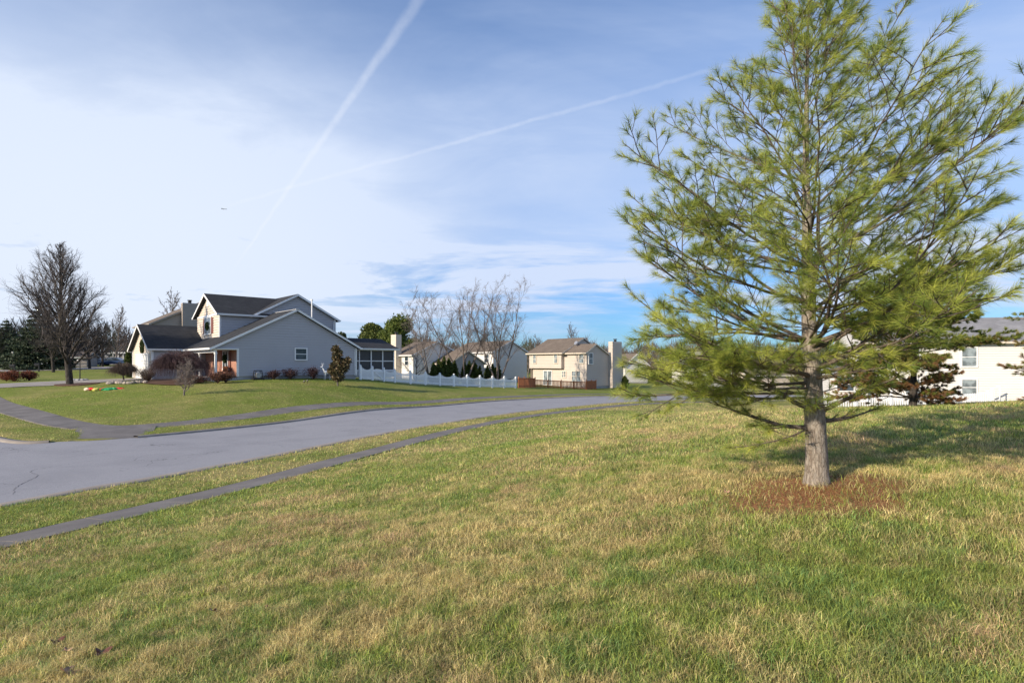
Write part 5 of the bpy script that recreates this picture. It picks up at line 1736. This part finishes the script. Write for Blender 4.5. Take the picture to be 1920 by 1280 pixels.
# white wire deer
c = loc1(8.45, -1.0); c.z = g1(c.x, c.y)
o = thing('deer_figure', 'white wire deer lawn figure by the side wall', 'deer figure', c, RH)
mb = MB()
mb.blob((0, 0, .62), .34, .12, .15, 12, 7); mb.tube((-.25, 0, .68), (-.42, 0, 1.0), .06, .04); mb.blob((-.48, 0, 1.05), .11, .05, .06, 8, 5)
mb.tube((.3, 0, .7), (.38, 0, .6), .02, .01)
for a, s_ in ((-.25, .07), (-.2, -.07), (.24, .07), (.28, -.07)):
    mb.tube((a, s_, .6), (a + .02, s_, .3), .035, .022); mb.tube((a + .02, s_, .3), (a, s_, 0), .022, .016)
for s_ in (-1, 1):
    mb.tube((-.43, .02 * s_, 1.1), (-.38, .12 * s_, 1.28), .012, .008); mb.tube((-.38, .12 * s_, 1.28), (-.45, .15 * s_, 1.42), .01, .006); mb.tube((-.4, .08 * s_, 1.2), (-.5, .13 * s_, 1.3), .009, .006)
mb.build('body', M['vinyl'], o)
# air conditioner
c = loc1(2.95, -.6); c.z = g1(c.x, c.y)
o = thing('hose_reel', 'dark hose reel cart standing by the side wall foundation', 'hose reel', c, RH)
mb = MB()
for y in (-.2, .2):
    mb.tube((-.32, y, 0), (-.22, y, .72), .03, .03, 6); mb.tube((.32, y, 0), (.22, y, .72), .03, .03, 6)
mb.tube((-.22, -.2, .72), (.22, -.2, .72), .03, .03, 6); mb.tube((-.22, .2, .72), (.22, .2, .72), .03, .03, 6)
mb.build('frame', M['black'], o)
MB().tube((0, -.17, .36), (0, .17, .36), .2, .2, 16).build('reel', M['grey_metal'], o)
MB().box(-.42, .42, -.24, .24, 0, .14).build('base', M['black'], o)
for px, lb in ((570, 'left one of the two small black spotlights in the lawn'), (576, 'right one of the two small black spotlights in the lawn')):
    o = thing('garden_spotlight', lb, 'spotlight', at(px, 44.5 if px == 570 else 45.2), 0, 'spotlights in the lawn')
    MB().tube((0, 0, 0), (0, 0, .16), .015).build('stake', M['black'], o)
    MB().tube((-.05, 0, .16), (.07, 0, .24), .045, .06).build('lamp_head', M['black'], o)
# porch bench
c = loc1(1.0, 1.5, .3)
o = thing('porch_bench', 'wooden bench on the front porch under the brick window', 'bench', c, RH)
MB().box(-.25, .2, -.55, .55, .40, .45).build('seat', M['cedar'], o)
MB().box(.18, .22, -.55, .55, .45, .85).build('backrest', M['cedar'], o)
for a in (-.2, .15):
    for b in (-.5, .46): MB().box(a, a + .05, b, b + .05, 0, .4).build('leg', M['cedar'], o)
# storm drain in the far kerb
c = at(1086, 55.0)
# fallen leaves
for px, D_, mt_, s_, lb in ((128, 3.72, 'dead_leaf', .055, 'large curled tan leaf at the bottom left of the lawn'), (105, 4.3, 'dead_leaf_dark', .04, 'dark red leaf in the grass above the tan leaf'), (190, 4.0, 'dead_leaf_dark', .045, 'dark brown leaf in the grass right of the red one'),
                            (125, 4.1, 'dead_leaf', .028, 'small orange leaf beside the dark leaves'), (400, 4.65, 'dead_leaf', .035, 'orange brown leaf lying left of the middle lawn'), (500, 4.6, 'dead_leaf_dark', .03, 'rust leaf in the grass right of the orange one'),
                            (676, 6.4, 'dead_leaf', .035, 'pale pink-brown leaf on the upper lawn'), (1362, 6.5, 'dead_leaf', .03, 'pale leaf left of the pine needle patch')):
    q = at(px, D_, .035)
    q.z = float(ground_z(np.array([q.x]), np.array([q.y]))[0][0]) + .035
    mb = MB(); k = 13; pts = []
    for i in range(k):
        a = i / k * 6.283; r = s_ * (1.0 + .35 * math.cos(3 * a) + .12 * math.sin(7 * a)); pts.append((math.cos(a) * r, math.sin(a) * r * .8, .5 * (math.cos(a) * r) ** 2 / s_ + .008 * math.sin(3 * a)))
    b = len(mb.v); mb.v.append((0, 0, 0)); mb.v += pts
    for i in range(k): mb.f.append((0, 1 + i, 1 + (i + 1) % k))
    ob = mb.build('fallen_leaf', M[mt_]); ob.location = q; ob.rotation_euler = (random.uniform(-.4, .4), random.uniform(-.4, .4), random.random() * 6)
    tag(ob, lb, 'leaf', 'fallen leaves on the lawn')
# aeroplane
q = pdir(420, 392) * 2600 + Vector((0, 0, EYE))
o = thing('airplane', 'tiny dark airplane high in the sky at the end of the contrail', 'airplane', q, R(10)); o.scale = (.6,) * 3
MB().tube((-16, 0, 0), (14, 0, 0), 1.6, 1.9, 10).blob((14, 0, 0), 5, 1.9, 1.9, 10, 6).build('fuselage', M['grey_metal'], o)
MB().prism([(3, -1, -.5), (-7, -17, .6), (-9, -17, .6), (-3, -1, -.5)], (0, 0, .4)).prism([(3, 1, -.5), (-7, 17, .6), (-9, 17, .6), (-3, 1, -.5)], (0, 0, .4)).build('wings', M['grey_metal'], o)
MB().prism([(-12, 0, 1.5), (-16, 0, 1.5), (-17.5, 0, 6), (-15.5, 0, 6)], (0, .4, 0)).prism([(-13, -5.5, 1.2), (-15.5, -5.5, 1.2), (-15.5, 5.5, 1.2), (-13, 5.5, 1.2)], (0, 0, .3)).build('tail', M['grey_metal'], o)
